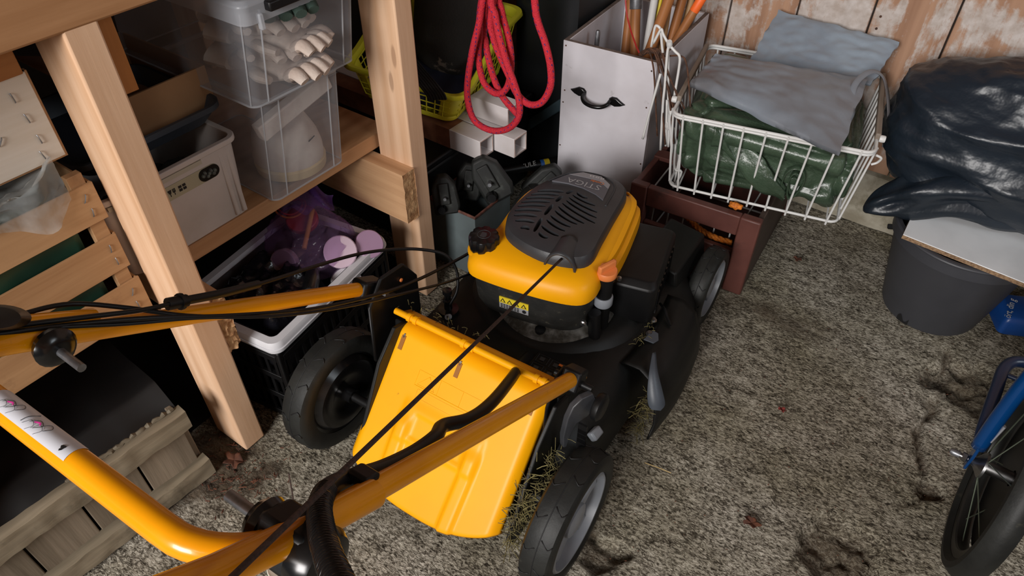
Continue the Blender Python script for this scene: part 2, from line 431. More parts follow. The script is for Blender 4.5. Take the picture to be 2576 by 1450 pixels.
CRACK = [(2385, 880), (2378, 960), (2350, 1030), (2310, 1080), (2320, 1150), (2330, 1200), (2345, 1240), (2310, 1260), (2270, 1270)]
CRK = [at_z(x, y, 0).to_2d() for x, y in CRACK]
PITS = [(at_z(2450, 970, 0), .085, .034), (at_z(2360, 950, 0), .04, .022), (at_z(2340, 1228, 0), .036, .022), (at_z(2120, 1400, 0), .080, .034), (at_z(1515, 1385, 0), .05, .026),
        (at_z(1500, 1330, 0), .02, .01), (at_z(2350, 1005, 0), .022, .012), (at_z(1560, 1395, 0), .02, .012)]
def seg_d(p, a, b):
    ab = b-a; t = max(0, min(1, (p-a).dot(ab)/ab.length_squared)); return (p-a-ab*t).length
def make_floor():
    x0, x1, y0, y1, st = -2.0, 1.7, -1.9, 1.95, .008
    nx, ny = int((x1-x0)/st)+1, int((y1-y0)/st)+1
    vs = []; dirt = []
    for i in range(nx):
        for j in range(ny):
            x, y = x0+i*st, y0+j*st
            z = 0; d = 0
            if x > -1.3 and x < .7 and y > -.2:
                p = V((x, y, 0))
                z = N(p, 9)*.0025+N(p, 38, 3)*.0016-.004
                p2 = p.to_2d()
                if x > -.05:
                    dc = min(seg_d(p2, CRK[k], CRK[k+1]) for k in range(len(CRK)-1))+N(p, 30, 5)*.006
                    if dc < .009: z -= .014*(1-dc/.009); d = max(d, .85*(1-dc/.009))
                if x > -.4:
                    for c, r, h in PITS:
                        q = ((p-c).length+N(p, 28, 9)*.022)/r
                        if q < 1: z -= h*min(1, (1-q)*4)*(.55+.9*abs(N(p, 34, 2))+.3*N(p, 70)); d = max(d, min(.62, (1-q)*1.6))
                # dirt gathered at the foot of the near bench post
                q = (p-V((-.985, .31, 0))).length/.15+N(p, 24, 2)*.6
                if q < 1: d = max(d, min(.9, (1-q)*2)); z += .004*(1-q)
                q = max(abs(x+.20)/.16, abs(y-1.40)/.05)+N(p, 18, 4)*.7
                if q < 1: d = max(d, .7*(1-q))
            vs.append((x, y, z)); dirt.append(d)
    fs = [(i*ny+j, (i+1)*ny+j, (i+1)*ny+j+1, i*ny+j+1) for i in range(nx-1) for j in range(ny-1)]
    me = bpy.data.meshes.new('floor'); me.from_pydata(vs, [], fs)
    a = me.attributes.new('dirt', 'FLOAT', 'POINT'); a.data.foreach_set('value', dirt)
    return struct(link('floor', me, floor_mat(), ang=180))
make_floor()

def wall_mat():
    t = NT('peeling_boards')
    o = t.tc.outputs['Object']
    g = t.noise(t.map((20, 20, 1.2)), 1.6, 3, .5, .5)
    col = t.ramp(g, ((.3, S(178, 140, 114)), (.75, S(142, 106, 84))))
    m = t.math('ADD', t.math('MULTIPLY', t.noise(t.map((1.0, 1, .7)), 4.2, 9, .7, .4), .75), t.math('MULTIPLY', t.noise(t.map((30, 30, 3)), 2.0, 4), .25))
    fac = t.ramp(m, ((.49, BW[0]), (.545, BW[1])))
    white = t.ramp(t.noise(o, 40, 5), ((.35, S(176, 166, 158)), (.65, S(206, 200, 196))))
    col = t.mix(t.math('MULTIPLY', fac, .85), col, white)
    t.bump(t.math('ADD', g, fac), .35, .002)
    return t.done(col, .8, spec=.25)
WALLM = wall_mat()
WY = 1.925
wb = struct(MB().box(-2.0, 1.7, WY+.022, WY+.06, 0, 2.3).build('wall_back', MT['dark_wall']))
xs = -.101-.178*10
k = 0
while xs < 1.6:
    w = .178
    MB().box(xs+.0022, xs+w-.0022, WY+random.uniform(-.002, .002), WY+.022, .165, 2.3).build('plank', WALLM, wb, bevel=.002)
    for zz in (.34, .37, .9, 1.5):
        if -0.75 < xs < .3: MB().lathe([(.003, 0), (.003, .002), (0, .0025)], 8, TR(xs+.02+.003*(k % 3), WY-.0015, zz+.2*(k % 2)) @ RX(PI/2)).build('nail_head', MT['rust'], wb)
    xs += w; k += 1
conc = mat('plinth_concrete', S(168, 162, 146), .9, c2=S(140, 132, 114), ns=16, dirt=S(110, 104, 84), ds=20, dr=(.5, .7), bump=.6, bs=90)
pl = MB()
def plf(u, v):
    x = -2+3.7*u; c = [(0, WY-.012), (.02, WY-.014), (.10, WY-.010), (.155, WY-.004), (.166, WY+.03)]
    t = v*4; i = min(3, int(t)); z = c[i][0]+(c[i+1][0]-c[i][0])*(t-i); y = c[i][1]+(c[i+1][1]-c[i][1])*(t-i)
    return V((x, y+N((x, y, z), 14)*.004, z))
pl.grid(plf, 180, 9)
struct(pl.build('trim_1', conc))
struct(MB().box(-2.04, -2.0, -1.9, 1.95, 0, 2.3).build('wall_left', MT['dark_wall']))
# right wall with its window opening, and the ceiling
wr = MB()
wr.box(1.7, 1.74, -1.9, 1.95, 0, 1.35); wr.box(1.7, 1.74, -1.9, 1.95, 2.1, 2.3); wr.box(1.7, 1.74, -1.9, .05, 1.35, 2.1); wr.box(1.7, 1.74, 1.05, 1.95, 1.35, 2.1)
struct(wr.build('wall_right', mat('right_wall', S(150, 120, 96), .85, c2=S(132, 104, 82), ns=4)))
struct(MB().box(-2.04, 1.74, -1.9, 1.99, 2.3, 2.34).build('ceiling', mat('ceiling_boards', S(150, 124, 98), .9, c2=S(126, 100, 78), ns=4)))

# ================================================================== WORKBENCH
B = thing('workbench', 'pine workbench with two plank posts and a lower shelf along the left', 'workbench', (-1.3, .66, 0))
BX = -.945
def post(y0, y1, name):
    MB().box(BX-.098, BX, y0, y1, 0, .90).build(name, MT['pine_z'], B, True, bevel=.0035)
post(.372, .42, 'post'); post(.95, .998, 'post')
MB().box(-1.72, -1.62, .372, .42, 0, .90).build('post', MT['pine_z'], B, True, bevel=.003)
MB().box(-1.72, -1.62, .95, .998, 0, .90).build('post', MT['pine_z'], B, True, bevel=.003)
MB().box(BX-.048, BX+.001, -1.0, 1.34, .891, 1.035).build('apron', MT['pine_y'], B, True, bevel=.004)
MB().box(-1.9, BX+.02, -1.0, 1.34, 1.035, 1.065).build('bench_top', MT['pine_y'], B, True, bevel=.003)
MB().box(-1.68, -1.052, .425, 1.0, .402, .437).build('shelf', MT['pine_y'], B, True, bevel=.002)
def rough_end(x0, x1, y0, y1, z0, z1, name, rag):
    mb = MB()
    def f(u, v):
        a = u*4; i = int(a) % 4; t = a-int(a)
        c = [(y0, z0), (y1, z0), (y1, z1), (y0, z1)]
        y = c[i][0]+(c[(i+1) % 4][0]-c[i][0])*t; z = c[i][1]+(c[(i+1) % 4][1]-c[i][1])*t
        x = x0+(x1-x0)*v
        if v > .99: x += N((y, z, 3), 120)*rag
        if abs(t) > .01 and (i == 1): y += N((x, 1, z), 160)*rag*(.5 if v > .6 else 0)
        return V((x, y, z))
    mb.grid(f, 48, 6, cu=True)
    o = mb.build(name, MT['pine_x'], B, True)
    e = MB()
    e.grid(lambda u, v: V((x1-.001+N((y0+(y1-y0)*u, z0+(z1-z0)*v, 3), 120)*rag, y0+(y1-y0)*u, z0+(z1-z0)*v)), 10, 24)
    e.build('sawn_end', MT['saw_end'], o, True)
rough_end(-1.62, -.940, .912, .95, .262, .392, 'brace', .003)
rough_end(-1.62, -.950, .42, .447, .262, .392, 'brace', .008)
MB().box(-1.065, -1.045, .462, .484, .742, .895).build('stub_board', wood('stub_wood', S(196, 132, 74), S(160, 100, 52), 'z', knots=False), B, True, bevel=.001)
MB().box(-1.72, -.99, -.14, -.12, .215, .90).build('end_panel', MT['pine_z'], B, True, bevel=.002)  # unseen panel, added to keep door light from reaching under the bench
MB().box(-1.70, -1.06, -.11, .36, .366, .385).build('low_shelf', MT['pine_y'], B, True, bevel=.002)
MB().box(-1.68, -1.64, -.6, 1.3, .80, .895).build('back_rail', MT['pine_y'], B, True, bevel=.002)

# ================================================================== LEFT: CRATES UNDER THE BENCH
def staple(x, y, z, M_, parent, ang=0):
    MB().tube([(0, 0, -.007), (.0018, 0, -.005), (.0018, 0, .005), (0, 0, .007)], .0009, 6, M=TR(x, y, z) @ RX(ang)).build('staple', MT['zinc'], parent, True)
CX, CY1 = -1.032, .357
def slat_crate(name, label, z0, rows, x=CX, y0=-.10, y1=CY1, depth=.30, mat_s=None, posts=True, pmat=None):
    h = rows[-1][1]
    t = thing(name, label, 'crate', (x-depth/2, (y0+y1)/2, z0))
    for a, b in rows:
        MB().box(x-.004, x+.0005, y0, y1+random.uniform(-.002, .002), z0+a, z0+b).build('slat', mat_s, t, True, bevel=.0006)
        MB().box(x-depth, x-.004, y1-.004, y1+.0, z0+a, z0+b).build('slat', mat_s, t, True, bevel=.0006)
        MB().box(x-depth, x-.004, y0, y0+.004, z0+a, z0+b).build('slat', mat_s, t, True, bevel=.0006)
        MB().box(x-depth, x-depth+.004, y0, y1, z0+a, z0+b).build('slat', mat_s, t, True, bevel=.0006)
        for d in (.3, .7):
            staple(x+.001, y1-.018+random.uniform(-.002, .002), z0+a+(b-a)*d, None, t, random.uniform(-.5, .1))
    for yy in (y1-.030, y0+.006):
        for xx in (x-.019, x-depth+.005):
            MB().box(xx, xx+.0145, yy, yy+.024, z0, z0+h+.018).build('corner_post', pmat or MT['ply_y'], t, True, bevel=.001)
    MB().box(x-depth+.004, x-.004, y0+.004, y1-.004, z0, z0+.006).build('bottom', mat_s, t, True)
    return t
rows = [(0, .070), (.098, .164), (.196, .262)]
lc = slat_crate('fruit_crate', 'thin plywood fruit crate with three stapled slats left of the near bench post', .386, rows, mat_s=MT['ply_y'])
# dark green sheet lining the lower crate
def lining(u, v):
    y = -.09+(.31+.09)*u; a = v*3
    if a < 1: p = V((CX-.012-.006*math.sin(u*9), y, .40+.24*a))
    elif a < 2: p = V((CX-.012-.2*(a-1), y, .64+.02*math.sin(u*14+a*3)+.015*N((u, v, 0), 7)))
    else: p = V((CX-.212-.06*(a-2), y, .64-.2*(a-2)))
    return p+V((N((u*3, v*3, 2), 3)*.006, 0, N((u*3, v*3, 5), 2)*.008))
tag(MB().grid(lining, 40, 30).build('green_sheet', MT['green_sheet'], solid=.001), 'dark green plastic sheet lining the plywood fruit crate', 'sheet')
# clear film spilling over the crate's top slat
def filmf(u, v):
    y = -.08+.40*u
    top = .668+.02*u; a = v
    lip = .05+.03*math.sin(u*7+1)+.02*N((u*6, 0, 0), 1)
    if a < .5: x = CX+.006-.10*(1-a*2); z = top-.008+.006*N((u*5, v*5, 1), 2)
    else: x = CX+.006+.004*math.sin(u*30); z = top-(a-.5)*2*lip
    if u > .88: z += (u-.88)*.25*(1 if a > .4 else .5)
    return V((x+abs(N((u*8, v*8, 0), 2))*.012, y, z+N((u*9, v*6, 4), 2)*.006))
tag(MB().grid(filmf, 60, 24).build('clear_film', MT['film'], ang=180), 'crumpled clear plastic film hanging over the top slat of the fruit crate', 'plastic film')
# upper crate with white stapled panel
uc = thing('white_panel_crate', 'crate with a white stapled side panel stacked above the slatted fruit crate', 'crate', (-1.19, .12, .698))
wp = wood('white_panel', S(206, 200, 192), S(190, 180, 166), 'y', knots=False, dirt=S(190, 158, 116), dd=(.62, .75))
UX = -1.042
MB().box(UX-.004, UX, -.10, .345, .698, .826).build('panel', wp, uc, True, bevel=.0008)
MB().box(UX-.012, UX-.004, -.10, .349, .694, .826).build('backing_board', MT['ply_y'], uc, True)
for y in (.340, -.10):
    MB().box(UX-.30, UX-.004, y, y+.006, .698, .826).build('end_panel', MT['ply_y'], uc, True)
MB().box(UX-.30, UX-.294, -.10, .345, .698, .826).build('panel', wp, uc, True)
MB().box(UX-.296, UX-.012, -.094, .340, .698, .704).build('bottom', MT['ply_y'], uc, True)
for y, z, a in ((.316, .800, .1), (.320, .768, .15), (.322, .735, .1), (.276, .752, -.7), (.316, .712, .2), (.264, .815, .2)):
    staple(UX+.001, y, z, None, uc, a)
tag(MB().box(-1.050, -1.032, -.10, .340, .8275, .862).build('loose_batten', wood('batten_wood', S(176, 118, 66), S(140, 90, 48), 'y'), bevel=.002), 'brown wooden batten lying on top of the white panel crate', 'batten')
# cardboard box and the dark tray, bin
t = thing('cardboard_box', 'brown cardboard box in the dark behind the near bench post', 'box', (-1.27, .58, .605))
cb = MB(); a, b, z0, z1 = .13, .075, .001, .085
for x0, x1, y0, y1 in ((-a, -a+.004, -b, b), (a-.004, a, -b, b), (-a+.004, a-.004, -b, -b+.004), (-a+.004, a-.004, b-.004, b)):
    MB().box(x0, x1, y0, y1, z0, z1).build('side', MT['card'], t)
MB().box(-a+.004, a-.004, -b+.004, b-.004, z0, z0+.004).build('bottom', MT['card'], t)
MB().box(-.06, .125, -.0745, -.0705, -.0, .012).add([(-a, -b, z1), (a, -b, z1), (a, -b-.05, z1+.02), (-a, -b-.05, z1+.02)], [(0, 1, 2, 3)]).build('flap', MT['card'], t, solid=.003)
# white bin on the shelf
bin_ = thing('white_storage_bin', 'white plastic storage bin with an oval handle slot and label strip on the shelf', 'bin', (-1.2, .485, .4375))
def shell(mb, wb_, db_, wt, dt, h, th, r=.02, rim=.0, z0=0.0):
    R0 = [(x, y, z0) for x, y in rrect(wb_, db_, r)]
    R1 = [(x, y, z0+h) for x, y in rrect(wt, dt, r)]
    R2 = [(x, y, z0+h) for x, y in rrect(wt-2*th, dt-2*th, max(.002, r-th))]
    R3 = [(x, y, z0+th) for x, y in rrect(wb_-2*th, db_-2*th, max(.002, r-th))]
    if rim:
        Ra = [(x, y, z0+h-.010) for x, y in rrect(wt-.001, dt-.001, r)]
        Rb = [(x, y, z0+h-.010) for x, y in rrect(wt+2*rim, dt+2*rim, r+rim)]
        Rc = [(x, y, z0+h) for x, y in rrect(wt+2*rim, dt+2*rim, r+rim)]
        return mb.rings([R0, Ra, Rb, Rc, R2, R3])
    return mb.rings([R0, R1, R2, R3])
shell(MB(), .29, .245, .305, .262, .163, .004, .018, .007).build('body', MT['white_bin'], bin_, bevel=.0015)
FXB = .1455
def binx(z): return .145+.0075*z/.163
for y in (.090, .106):
    MB().box(binx(.02)-.002, binx(.08)+.0028, y, y+.009, .006, .148).build('rib', MT['white_bin'], bin_, bevel=.002)
def pill(w, h, n=10):
    out = []
    for i in range(n+1): a = -PI/2+PI*i/n; out.append((w/2-h/2+h/2*math.cos(a), h/2*math.sin(a)))
    for i in range(n+1): a = PI/2+PI*i/n; out.append((-w/2+h/2+h/2*math.cos(a), h/2*math.sin(a)))
    return out
FB = Matrix(((0, 0, 1, binx(.12)+.0012), (1, 0, 0, .024), (0, 1, 0, .118), (0, 0, 0, 1)))
TILT = FB @ RX(-.045)
MB().prism(pill(.120, .026), -.001, .0012, TILT @ TR(.0, 0, 0)).build('label_strip', mat('bin_label', S(170, 164, 140), .5), bin_)
MB().prism(pill(.042, .024), .0012, .0022, TILT @ TR(.039, .0, 0)).build('handle_slot', MT['black'], bin_)
g_ = MB()
for i in range(7): g_.lathe([(.004, 0), (.003, .003), (0, .004)], 8, TILT @ TR(.026+.004*i, .004*math.sin(i*2.1), .0024))
g_.build('slot_contents', mat('slot_contents', S(96, 104, 98), .6, c2=S(60, 60, 58), ns=120), bin_)
MB().prism(pill(.016, .024), .0012, .002, TILT @ TR(-.056, 0, 0)).build('label_end', MT['ink'], bin_)
ic = MB()
ic.prism([(-.0035, .006), (.0035, .006), (.002, .0), (.0006, -.001), (.0006, -.006), (-.0006, -.006), (-.0006, -.001), (-.002, 0)], .0012, .002, TILT @ TR(-.040, 0, 0))
for dx in (-.002, 0, .002): ic.box(dx-.0006, dx+.0006, 0, .006, .0012, .002, TILT @ TR(-.032, 0, 0))
ic.box(-.0006, .0006, -.006, 0, .0012, .002, TILT @ TR(-.032, 0, 0)); ic.box(-.0026, .0026, -.0008, .0006, .0012, .002, TILT @ TR(-.032, 0, 0))
for dx, dy in ((-.004, .003), (.004, .003), (-.004, -.003), (.004, -.003)): ic.box(dx-.003, dx+.003, dy-.0022, dy+.0022, .0012, .002, TILT @ TR(-.016, 0, 0))
ic.build('food_mark', MT['ink'], bin_)
MB().box(binx(.15)-.008, binx(.15)+.004, -.12, .055, .142, .150, TR(0, 0, 0)).build('label_card', mat('card_label', S(180, 174, 158), .7), bin_)
# dark tray lying over the bin and the folded black cloths inside it
t = thing('dark_tray', 'dark blue-grey plastic tray resting across the top of the white bin', 'tray', (-1.235, .505, .603))
shell(MB(), .24, .24, .27, .28, .035, .003, .03, .004).build('body', mat('tray_plastic', S(52, 58, 66), .45), t)
for i, (dx, dy, r) in enumerate(((.02, -.05, .03), (.03, .03, .034), (-.05, 0, .03))):
    def clothf(u, v, dx=dx, dy=dy, r=r):
        a = 2*PI*u; b = PI*(v-.5)
        q = V((r*1.3*math.cos(b)*math.cos(a), r*1.5*math.cos(b)*math.sin(a), r*math.sin(b)))
        return q*(1+.18*N(q, 60))+V((-1.12+dx*.6, .48+dy*1.2, .535+.008*dx))
    tag(MB().grid(clothf, 24, 14, cu=True).build('black_cloth', MT['webbing'], ang=180), ('crumpled black cloth at the near end inside the white storage bin', 'crumpled black cloth at the far end inside the white storage bin', 'crumpled black cloth at the back inside the white storage bin')[i], 'cloth', 'black cloths in the white bin')

# ------------------------------------------------------------------ clear tubs
def tub(name, label, x_front_b, x_front_t, y0b, y1b, y0t, y1t, z0, h, depth):
    t = thing(name, label, 'storage tub', (x_front_b-depth/2, (y0b+y1b)/2, z0))
    def ring(xf, ya, yb, z, ins=0):
        w = depth-2*ins; d = yb-ya-2*ins
        return [(x, y, z) for x, y in rrect(w, d, .016, 5, xf-depth/2, (ya+yb)/2)]
    lerp = lambda a, b, s: a+(b-a)*s
    rs = [ring(lerp(x_front_b, x_front_t, s), lerp(y0b, y0t, s), lerp(y1b, y1t, s), z0+h*s) for s in (0, .5, 1)]
    mb = MB(); mb.rings(rs, True, False)
    mb.build('body', MT['clear'], t, True)
    # thicker moulded corner ribs and base rim
    for (xa, ya, xb, yb) in ((x_front_b, y0b, x_front_t, y0t), (x_front_b, y1b, x_front_t, y1t)):
        sgn = 1 if ya == y0b else -1
        mb = MB()
        for dy, dx in ((.0, -.010), (.030, 0.0)):
            mb.tube([(xa+dx+.001, ya+sgn*dy, z0+.002), (xb+dx+.001, yb+sgn*dy, z0+h)], .0014, 6)
        mb.build('corner_rib', MT['clear_edge'], t, True)
    mb = MB(); mb.tube(rs[0], .002, 6, True); mb.build('base_rim', MT['clear_edge'], t, True)
    return t, rs[-1]
t1, top1 = tub('clear_tub', 'lower frosted clear tub holding a white rounded shell on the shelf', -1.032, -1.004, .652, .838, .664, .842, .4375, .214, .34)
MB().tube(top1, .005, 8, True).build('rim', MT['clear_edge'], t1, True)
t2, top2 = tub('clear_tub', 'upper frosted clear tub full of work gloves under a clear lid', -.992, -.965, .636, .876, .642, .880, .658, .165, .40)
lid = MB()
L0 = [(x, y, .816) for x, y, z in top2]
cxx = sum(p[0] for p in L0)/len(L0); cyy = sum(p[1] for p in L0)/len(L0)
sc_ = lambda k, z: [(cxx+(p[0]-cxx)*(1+k/.2), cyy+(p[1]-cyy)*(1+k/.12), z) for p in L0]
lid.rings([sc_(.010, .808), sc_(.012, .838), sc_(.006, .846), sc_(-.02, .846), sc_(-.024, .840)], False, True)
lid.build('lid', MT['lid'], t2, True, bevel=.002)
hd = MB(); hd.box(-.958, -.940, .676, .780, .822, .838); hd.build('clip_handle', MT['black'], t2, True, bevel=.003)
MB().box(-.960, -.950, .660, .668, .796, .822).build('clip', MT['clear_edge'], t2, True, bevel=.002)
# contents
def glove(o, rz, tilt, s, mat_, label, lean=0):
    M = TR(*o) @ RZ(rz) @ RY(lean) @ RX(tilt)
    t = thing('work_glove', label, 'glove', group='work gloves in the upper tub', M=M)
    mb = MB()
    def palm(u, v):
        a = 2*PI*u; w = .045*s*(1 if v > .3 else .8+.6*v)
        th = .018*s*math.sin(PI*min(1, .15+v*.7))+.006
        p = V((w*math.cos(a), -.075*s+.15*s*v, th*math.sin(a)))
        return p+V((0, 0, N(p, 40)*.008))
    mb.grid(palm, 20, 10, cu=True)
    mb.build('palm', mat_, t, ang=180, solid=.001)
    for i in range(4):
        x = (-.034+.0225*i)*s; L = (.044, .052, .050, .038)[i]*s
        MB().tube([(x, .066*s, 0), (x*1.1, .066*s+L*.5, .010*s), (x*1.15, .066*s+L, -.002)], lambda q: (.0150-.004*q**4)*s, 10, k=4, flat=.8).build('finger', mat_, t)
    MB().tube([(.042*s, -.01*s, 0), (.066*s, .02*s, .006), (.07*s, .05*s, .004)], lambda q: (.013-.004*q**4)*s, 8, k=3, flat=.8).build('thumb', mat_, t)
    MB().tube([(0, -.074*s, 0), (0, -.118*s, .006)], lambda q: (.046+.006*q)*s, 16, flat=.45, up=(0, 0, 1)).build('cuff', MT['cloth'], t)
glove((-1.07, .745, .679), -1.35, .0, .95, MT['cloth'], 'white cloth work glove at the bottom of the upper tub')
glove((-1.09, .760, .704), -1.65, .1, .92, MT['cloth'], 'white cloth work glove second from the bottom in the upper tub')
glove((-1.06, .752, .729), -1.2, -.05, .9, MT['cloth'], 'white cloth work glove in the middle of the pile in the upper tub')
glove((-1.085, .750, .755), -1.5, .1, .9, MT['cloth'], 'white cloth work glove near the top of the pile in the upper tub')
glove((-1.06, .765, .782), -1.9, .15, .95, MT['cloth_green'], 'dark green work glove with white trim on top of the pile')
def capf(u, v):
    a = 2*PI*u; b = PI/2*v
    r = .070*(math.cos(b)**.7 if v < .999 else 0)
    p = V((-1.108+r*1.0*math.cos(a), .762+r*.98*math.sin(a), .462+.108*math.sin(b)**.9))
    return p+V((1, 1, 1))*N(p, 24)*.004
t = thing('white_shell', 'white rounded plaster shell with a cream rim inside the lower tub', 'shell', (-1.108, .762, .441))
MB().grid(capf, 40, 16, cu=True).build('dome', MT['plaster'], t, True, ang=180)
MB().lathe([(.062, .0), (.071, .001), (.073, .018), (.069, .0225), (.062, .022)], 40, TR(-1.108, .762, .4405)).build('rim_ring', MT['cream'], t, True)
MB().tube([(-1.0395, .765, .515), (-1.0405, .782, .52)], .0012, 6).build('scratch', MT['ink'], t, True)
MB().box(-.088, .088, -.012, .012, -.017, .017, TR(-1.045, .752, .598) @ RZ(1.50) @ RY(-.26)).build('foam_strip', MT['plaster'], bevel=.003)
tag(bpy.data.objects['foam_strip'], 'white foam strip leaning above the shell in the lower tub', 'foam strip')

def undershade(u, v):
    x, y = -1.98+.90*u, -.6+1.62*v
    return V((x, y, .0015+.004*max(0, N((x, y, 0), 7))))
tag(MB().grid(undershade, 50, 80).build('under_bench_shade', mat('under_bench_shade', S(12, 11, 12), .6), ang=180), 'added black sheet on the floor standing in for the dark under the bench', 'sheet')  # added sheet: near-black colour stands in for shade under the bench

# ================================================================== LAWN MOWER  (local frame: x right, y forward, origin on the floor under the rear axle)
MR = math.radians(3.1)
MO = RZ(MR) @ V((-.5215, .584, 0))
MW = thing('lawn_mower', 'yellow and black petrol lawn mower standing on the concrete floor', 'lawn mower', MO, MR)
MWI = WM(MW).inverted()
def ml(x, y, h): return MWI @ at_z(x, y, h)          # sight line cut with a horizontal plane, in mower axes
EA = math.radians(11.3)
EM = TR(0, .45, 0) @ RZ(EA)                           # engine axes, turned on the deck

# ---- wheels
def wheel(x, y, r, w, side, black_inner=False):
    M = TR(x, y, r) @ RY(PI/2*side)                   # lathe axis z -> outward
    h = w/2
    prof = [(r*.70, -h*.86), (r*.80, -h), (r*.92, -h), (r*.975, -h*.82), (r*.995, -h*.45), (r, 0), (r*.995, h*.45), (r*.975, h*.82), (r*.92, h), (r*.80, h), (r*.74, h*.86), (r*.73, h*.4)]
    o = MB().lathe(prof, 64, M, cap=False).build('wheel', MT['rubber'], MW)
    # tread: shallow zigzag ridges
    tr = MB()
    for i in range(14):
        a = 2*PI*i/14
        for sgn in (-1, 1):
            pts = []
            for q, (zz, da) in enumerate(((.12, .0), (.62, .09), (.84, .03))):
                aa = a+da+(.14 if sgn < 0 else 0)
                rr = r*(1.0-.022*zz*zz)+.0003
                pts.append((rr*math.cos(aa), rr*math.sin(aa), sgn*zz*h))
            tr.tube(pts, .0010, 4, k=2, M=M)
    tr.tube([((r+.0002)*math.cos(2*PI*i/48), (r+.0002)*math.sin(2*PI*i/48), .001) for i in range(48)], .0009, 4, True, M=M)
    tr.build('tread_line', MT['ink'], o, ang=180)
    tr = None
    # rim dish facing outward
    MB().lathe([(r*.74, h*.8), (r*.71, h*.92), (r*.685, h*.9), (r*.655, h*.1), (r*.60, -h*.5), (r*.58, -h*.5)], 48, M, cap=False).build('rim', MT['wheel_grey'], o)
    MB().lathe([(r*.61, -h*.5), (r*.3, -h*.55), (0, -h*.55)], 36, M, cap=False).build('rim_back', MT['black'], o)
    sp = MB()
    for i in range(5):
        a = 2*PI*i/5+.5
        poly = [(.0, -r*.12), (r*.25, -r*.12), (r*.45, -r*.085), (r*.67, -r*.13), (r*.68, 0), (r*.67, r*.13), (r*.45, r*.085), (r*.25, r*.12), (0, r*.12)]
        sp.prism(poly, -h*.5, h*.45, M @ RZ(a), .92)
    sp.build('spoke', MT['wheel_grey'], o, bevel=.003)
    MB().lathe([(r*.26, -h*.1), (r*.25, h*.62), (r*.20, h*.72), (0, h*.72)], 28, M).build('hub_cap', MT['wheel_grey'], o)
    # inner side cover
    MB().lathe([(r*.72, -h*.84), (r*.66, -h*.72), (r*.58, -h*1.12), (r*.40, -h*1.2), (r*.30, -h*.9), (r*.12, -h*.9), (r*.12, -h*1.6), (0, -h*1.6)], 48, M, cap=False).build('inner_cover', MT['black_gloss'], o)
    return o
RRW = wheel(.2675, 0, .129, .056, 1)
wheel(-.2675, 0, .129, .056, -1)
wheel(.2465, .725, .100, .046, 1)
wheel(-.2465, .725, .100, .046, -1)
MB().tube([(-.25, 0, .129), (.25, 0, .129)], .009, 12).build('axle', MT['black'], MW)
MB().tube([(-.23, .725, .1), (.23, .725, .1)], .009, 12).build('axle', MT['black'], MW)

# ---- deck: pressed dome with rounded front
def deck_ring(z, hw, y0, y1, n=16):
    pts = []
    for i in range(n+1):                               # rounded front
        a = PI*i/n
        pts.append((hw*math.cos(a), y1-.16+.16*math.sin(a), z))
    for i in range(7): t = i/6; pts.append((-hw*(1-.10*math.sin(t*PI/2)), y1-.16-(y1-.16-y0)*t, z))
    for i in range(1, 7): t = i/7; pts.append((-hw*.9+2*hw*.9*t, y0, z))
    for i in range(7): t = 1-i/6; pts.append((hw*(1-.10*math.sin(t*PI/2)), y1-.16-(y1-.16-y0)*t, z))
    return pts
dk = MB()
dk.rings([deck_ring(.040, .262, .075, .775), deck_ring(.050, .268, .07, .78), deck_ring(.125, .258, .075, .77), deck_ring(.160, .238, .085, .752), deck_ring(.178, .205, .11, .72), deck_ring(.186, .16, .15, .67), deck_ring(.190, .09, .25, .58)])
dk.build('deck', MT['deck'], MW, ang=60)
# raised spiral housing and front wheel guards
MB().rings([[(.205*math.cos(a), .44+.205*math.sin(a), .168) for a in [2*PI*i/40 for i in range(40)]], [(.185*math.cos(a), .44+.185*math.sin(a), .196) for a in [2*PI*i/40 for i in range(40)]], [(.165*math.cos(a), .44+.165*math.sin(a), .202) for a in [2*PI*i/40 for i in range(40)]]]).build('blade_housing', MT['deck'], MW, ang=60)
for s in (1, -1):
    MB().hexa([(s*.10, .60, .15), (s*.215, .60, .15), (s*.215, .78, .15), (s*.10, .78, .15)], [(s*.115, .615, .222), (s*.205, .60, .212), (s*.205, .78, .206), (s*.115, .78, .22)]).build('wheel_guard', MT['deck'], MW, bevel=.006)
    MB().box(s*.226-.012, s*.226+.012, .675, .775, .065, .155).build('wheel_carrier', MT['deck'], MW, bevel=.008)
# rear tunnel under the flap and side cheeks
for s in (1, -1):
    x = .190 if s > 0 else -.158
    MB().prism([(.12, .05), (.12, .285), (.075, .30), (.02, .25), (-.075, .085), (-.06, .05)], -.004, .004, Matrix(((0, 0, 1, x), (1, 0, 0, 0), (0, 1, 0, 0), (0, 0, 0, 1)))).build('rear_cheek', MT['deck'], MW, bevel=.002)
    MB().box(x-.03 if s > 0 else x-.035, x+.035 if s > 0 else x+.03, -.005, .05, .09, .142).build('axle_bracket', MT['deck'], MW, bevel=.008)
MB().hexa([(-.19, .10, .16), (.19, .10, .16), (.20, .24, .16), (-.20, .24, .16)], [(-.185, .105, .287), (.185, .105, .287), (.17, .20, .205), (-.17, .20, .205)]).build('rear_bulkhead', MT['deck'], MW, bevel=.006)
MB().box(-.185, .185, -.02, .12, .05, .062).build('tunnel_floor', MT['deck'], MW)

# ---- yellow rear flap on its hinge
HY, HZ = .105, .300
slope = math.atan2(.195, .212)
FLM = TR(0, HY, HZ) @ Matrix(((1, 0, 0, 0), (0, -math.sin(slope), math.cos(slope)*-1, 0), (0, -math.cos(slope), math.sin(slope), 0), (0, 0, 0, 1)))
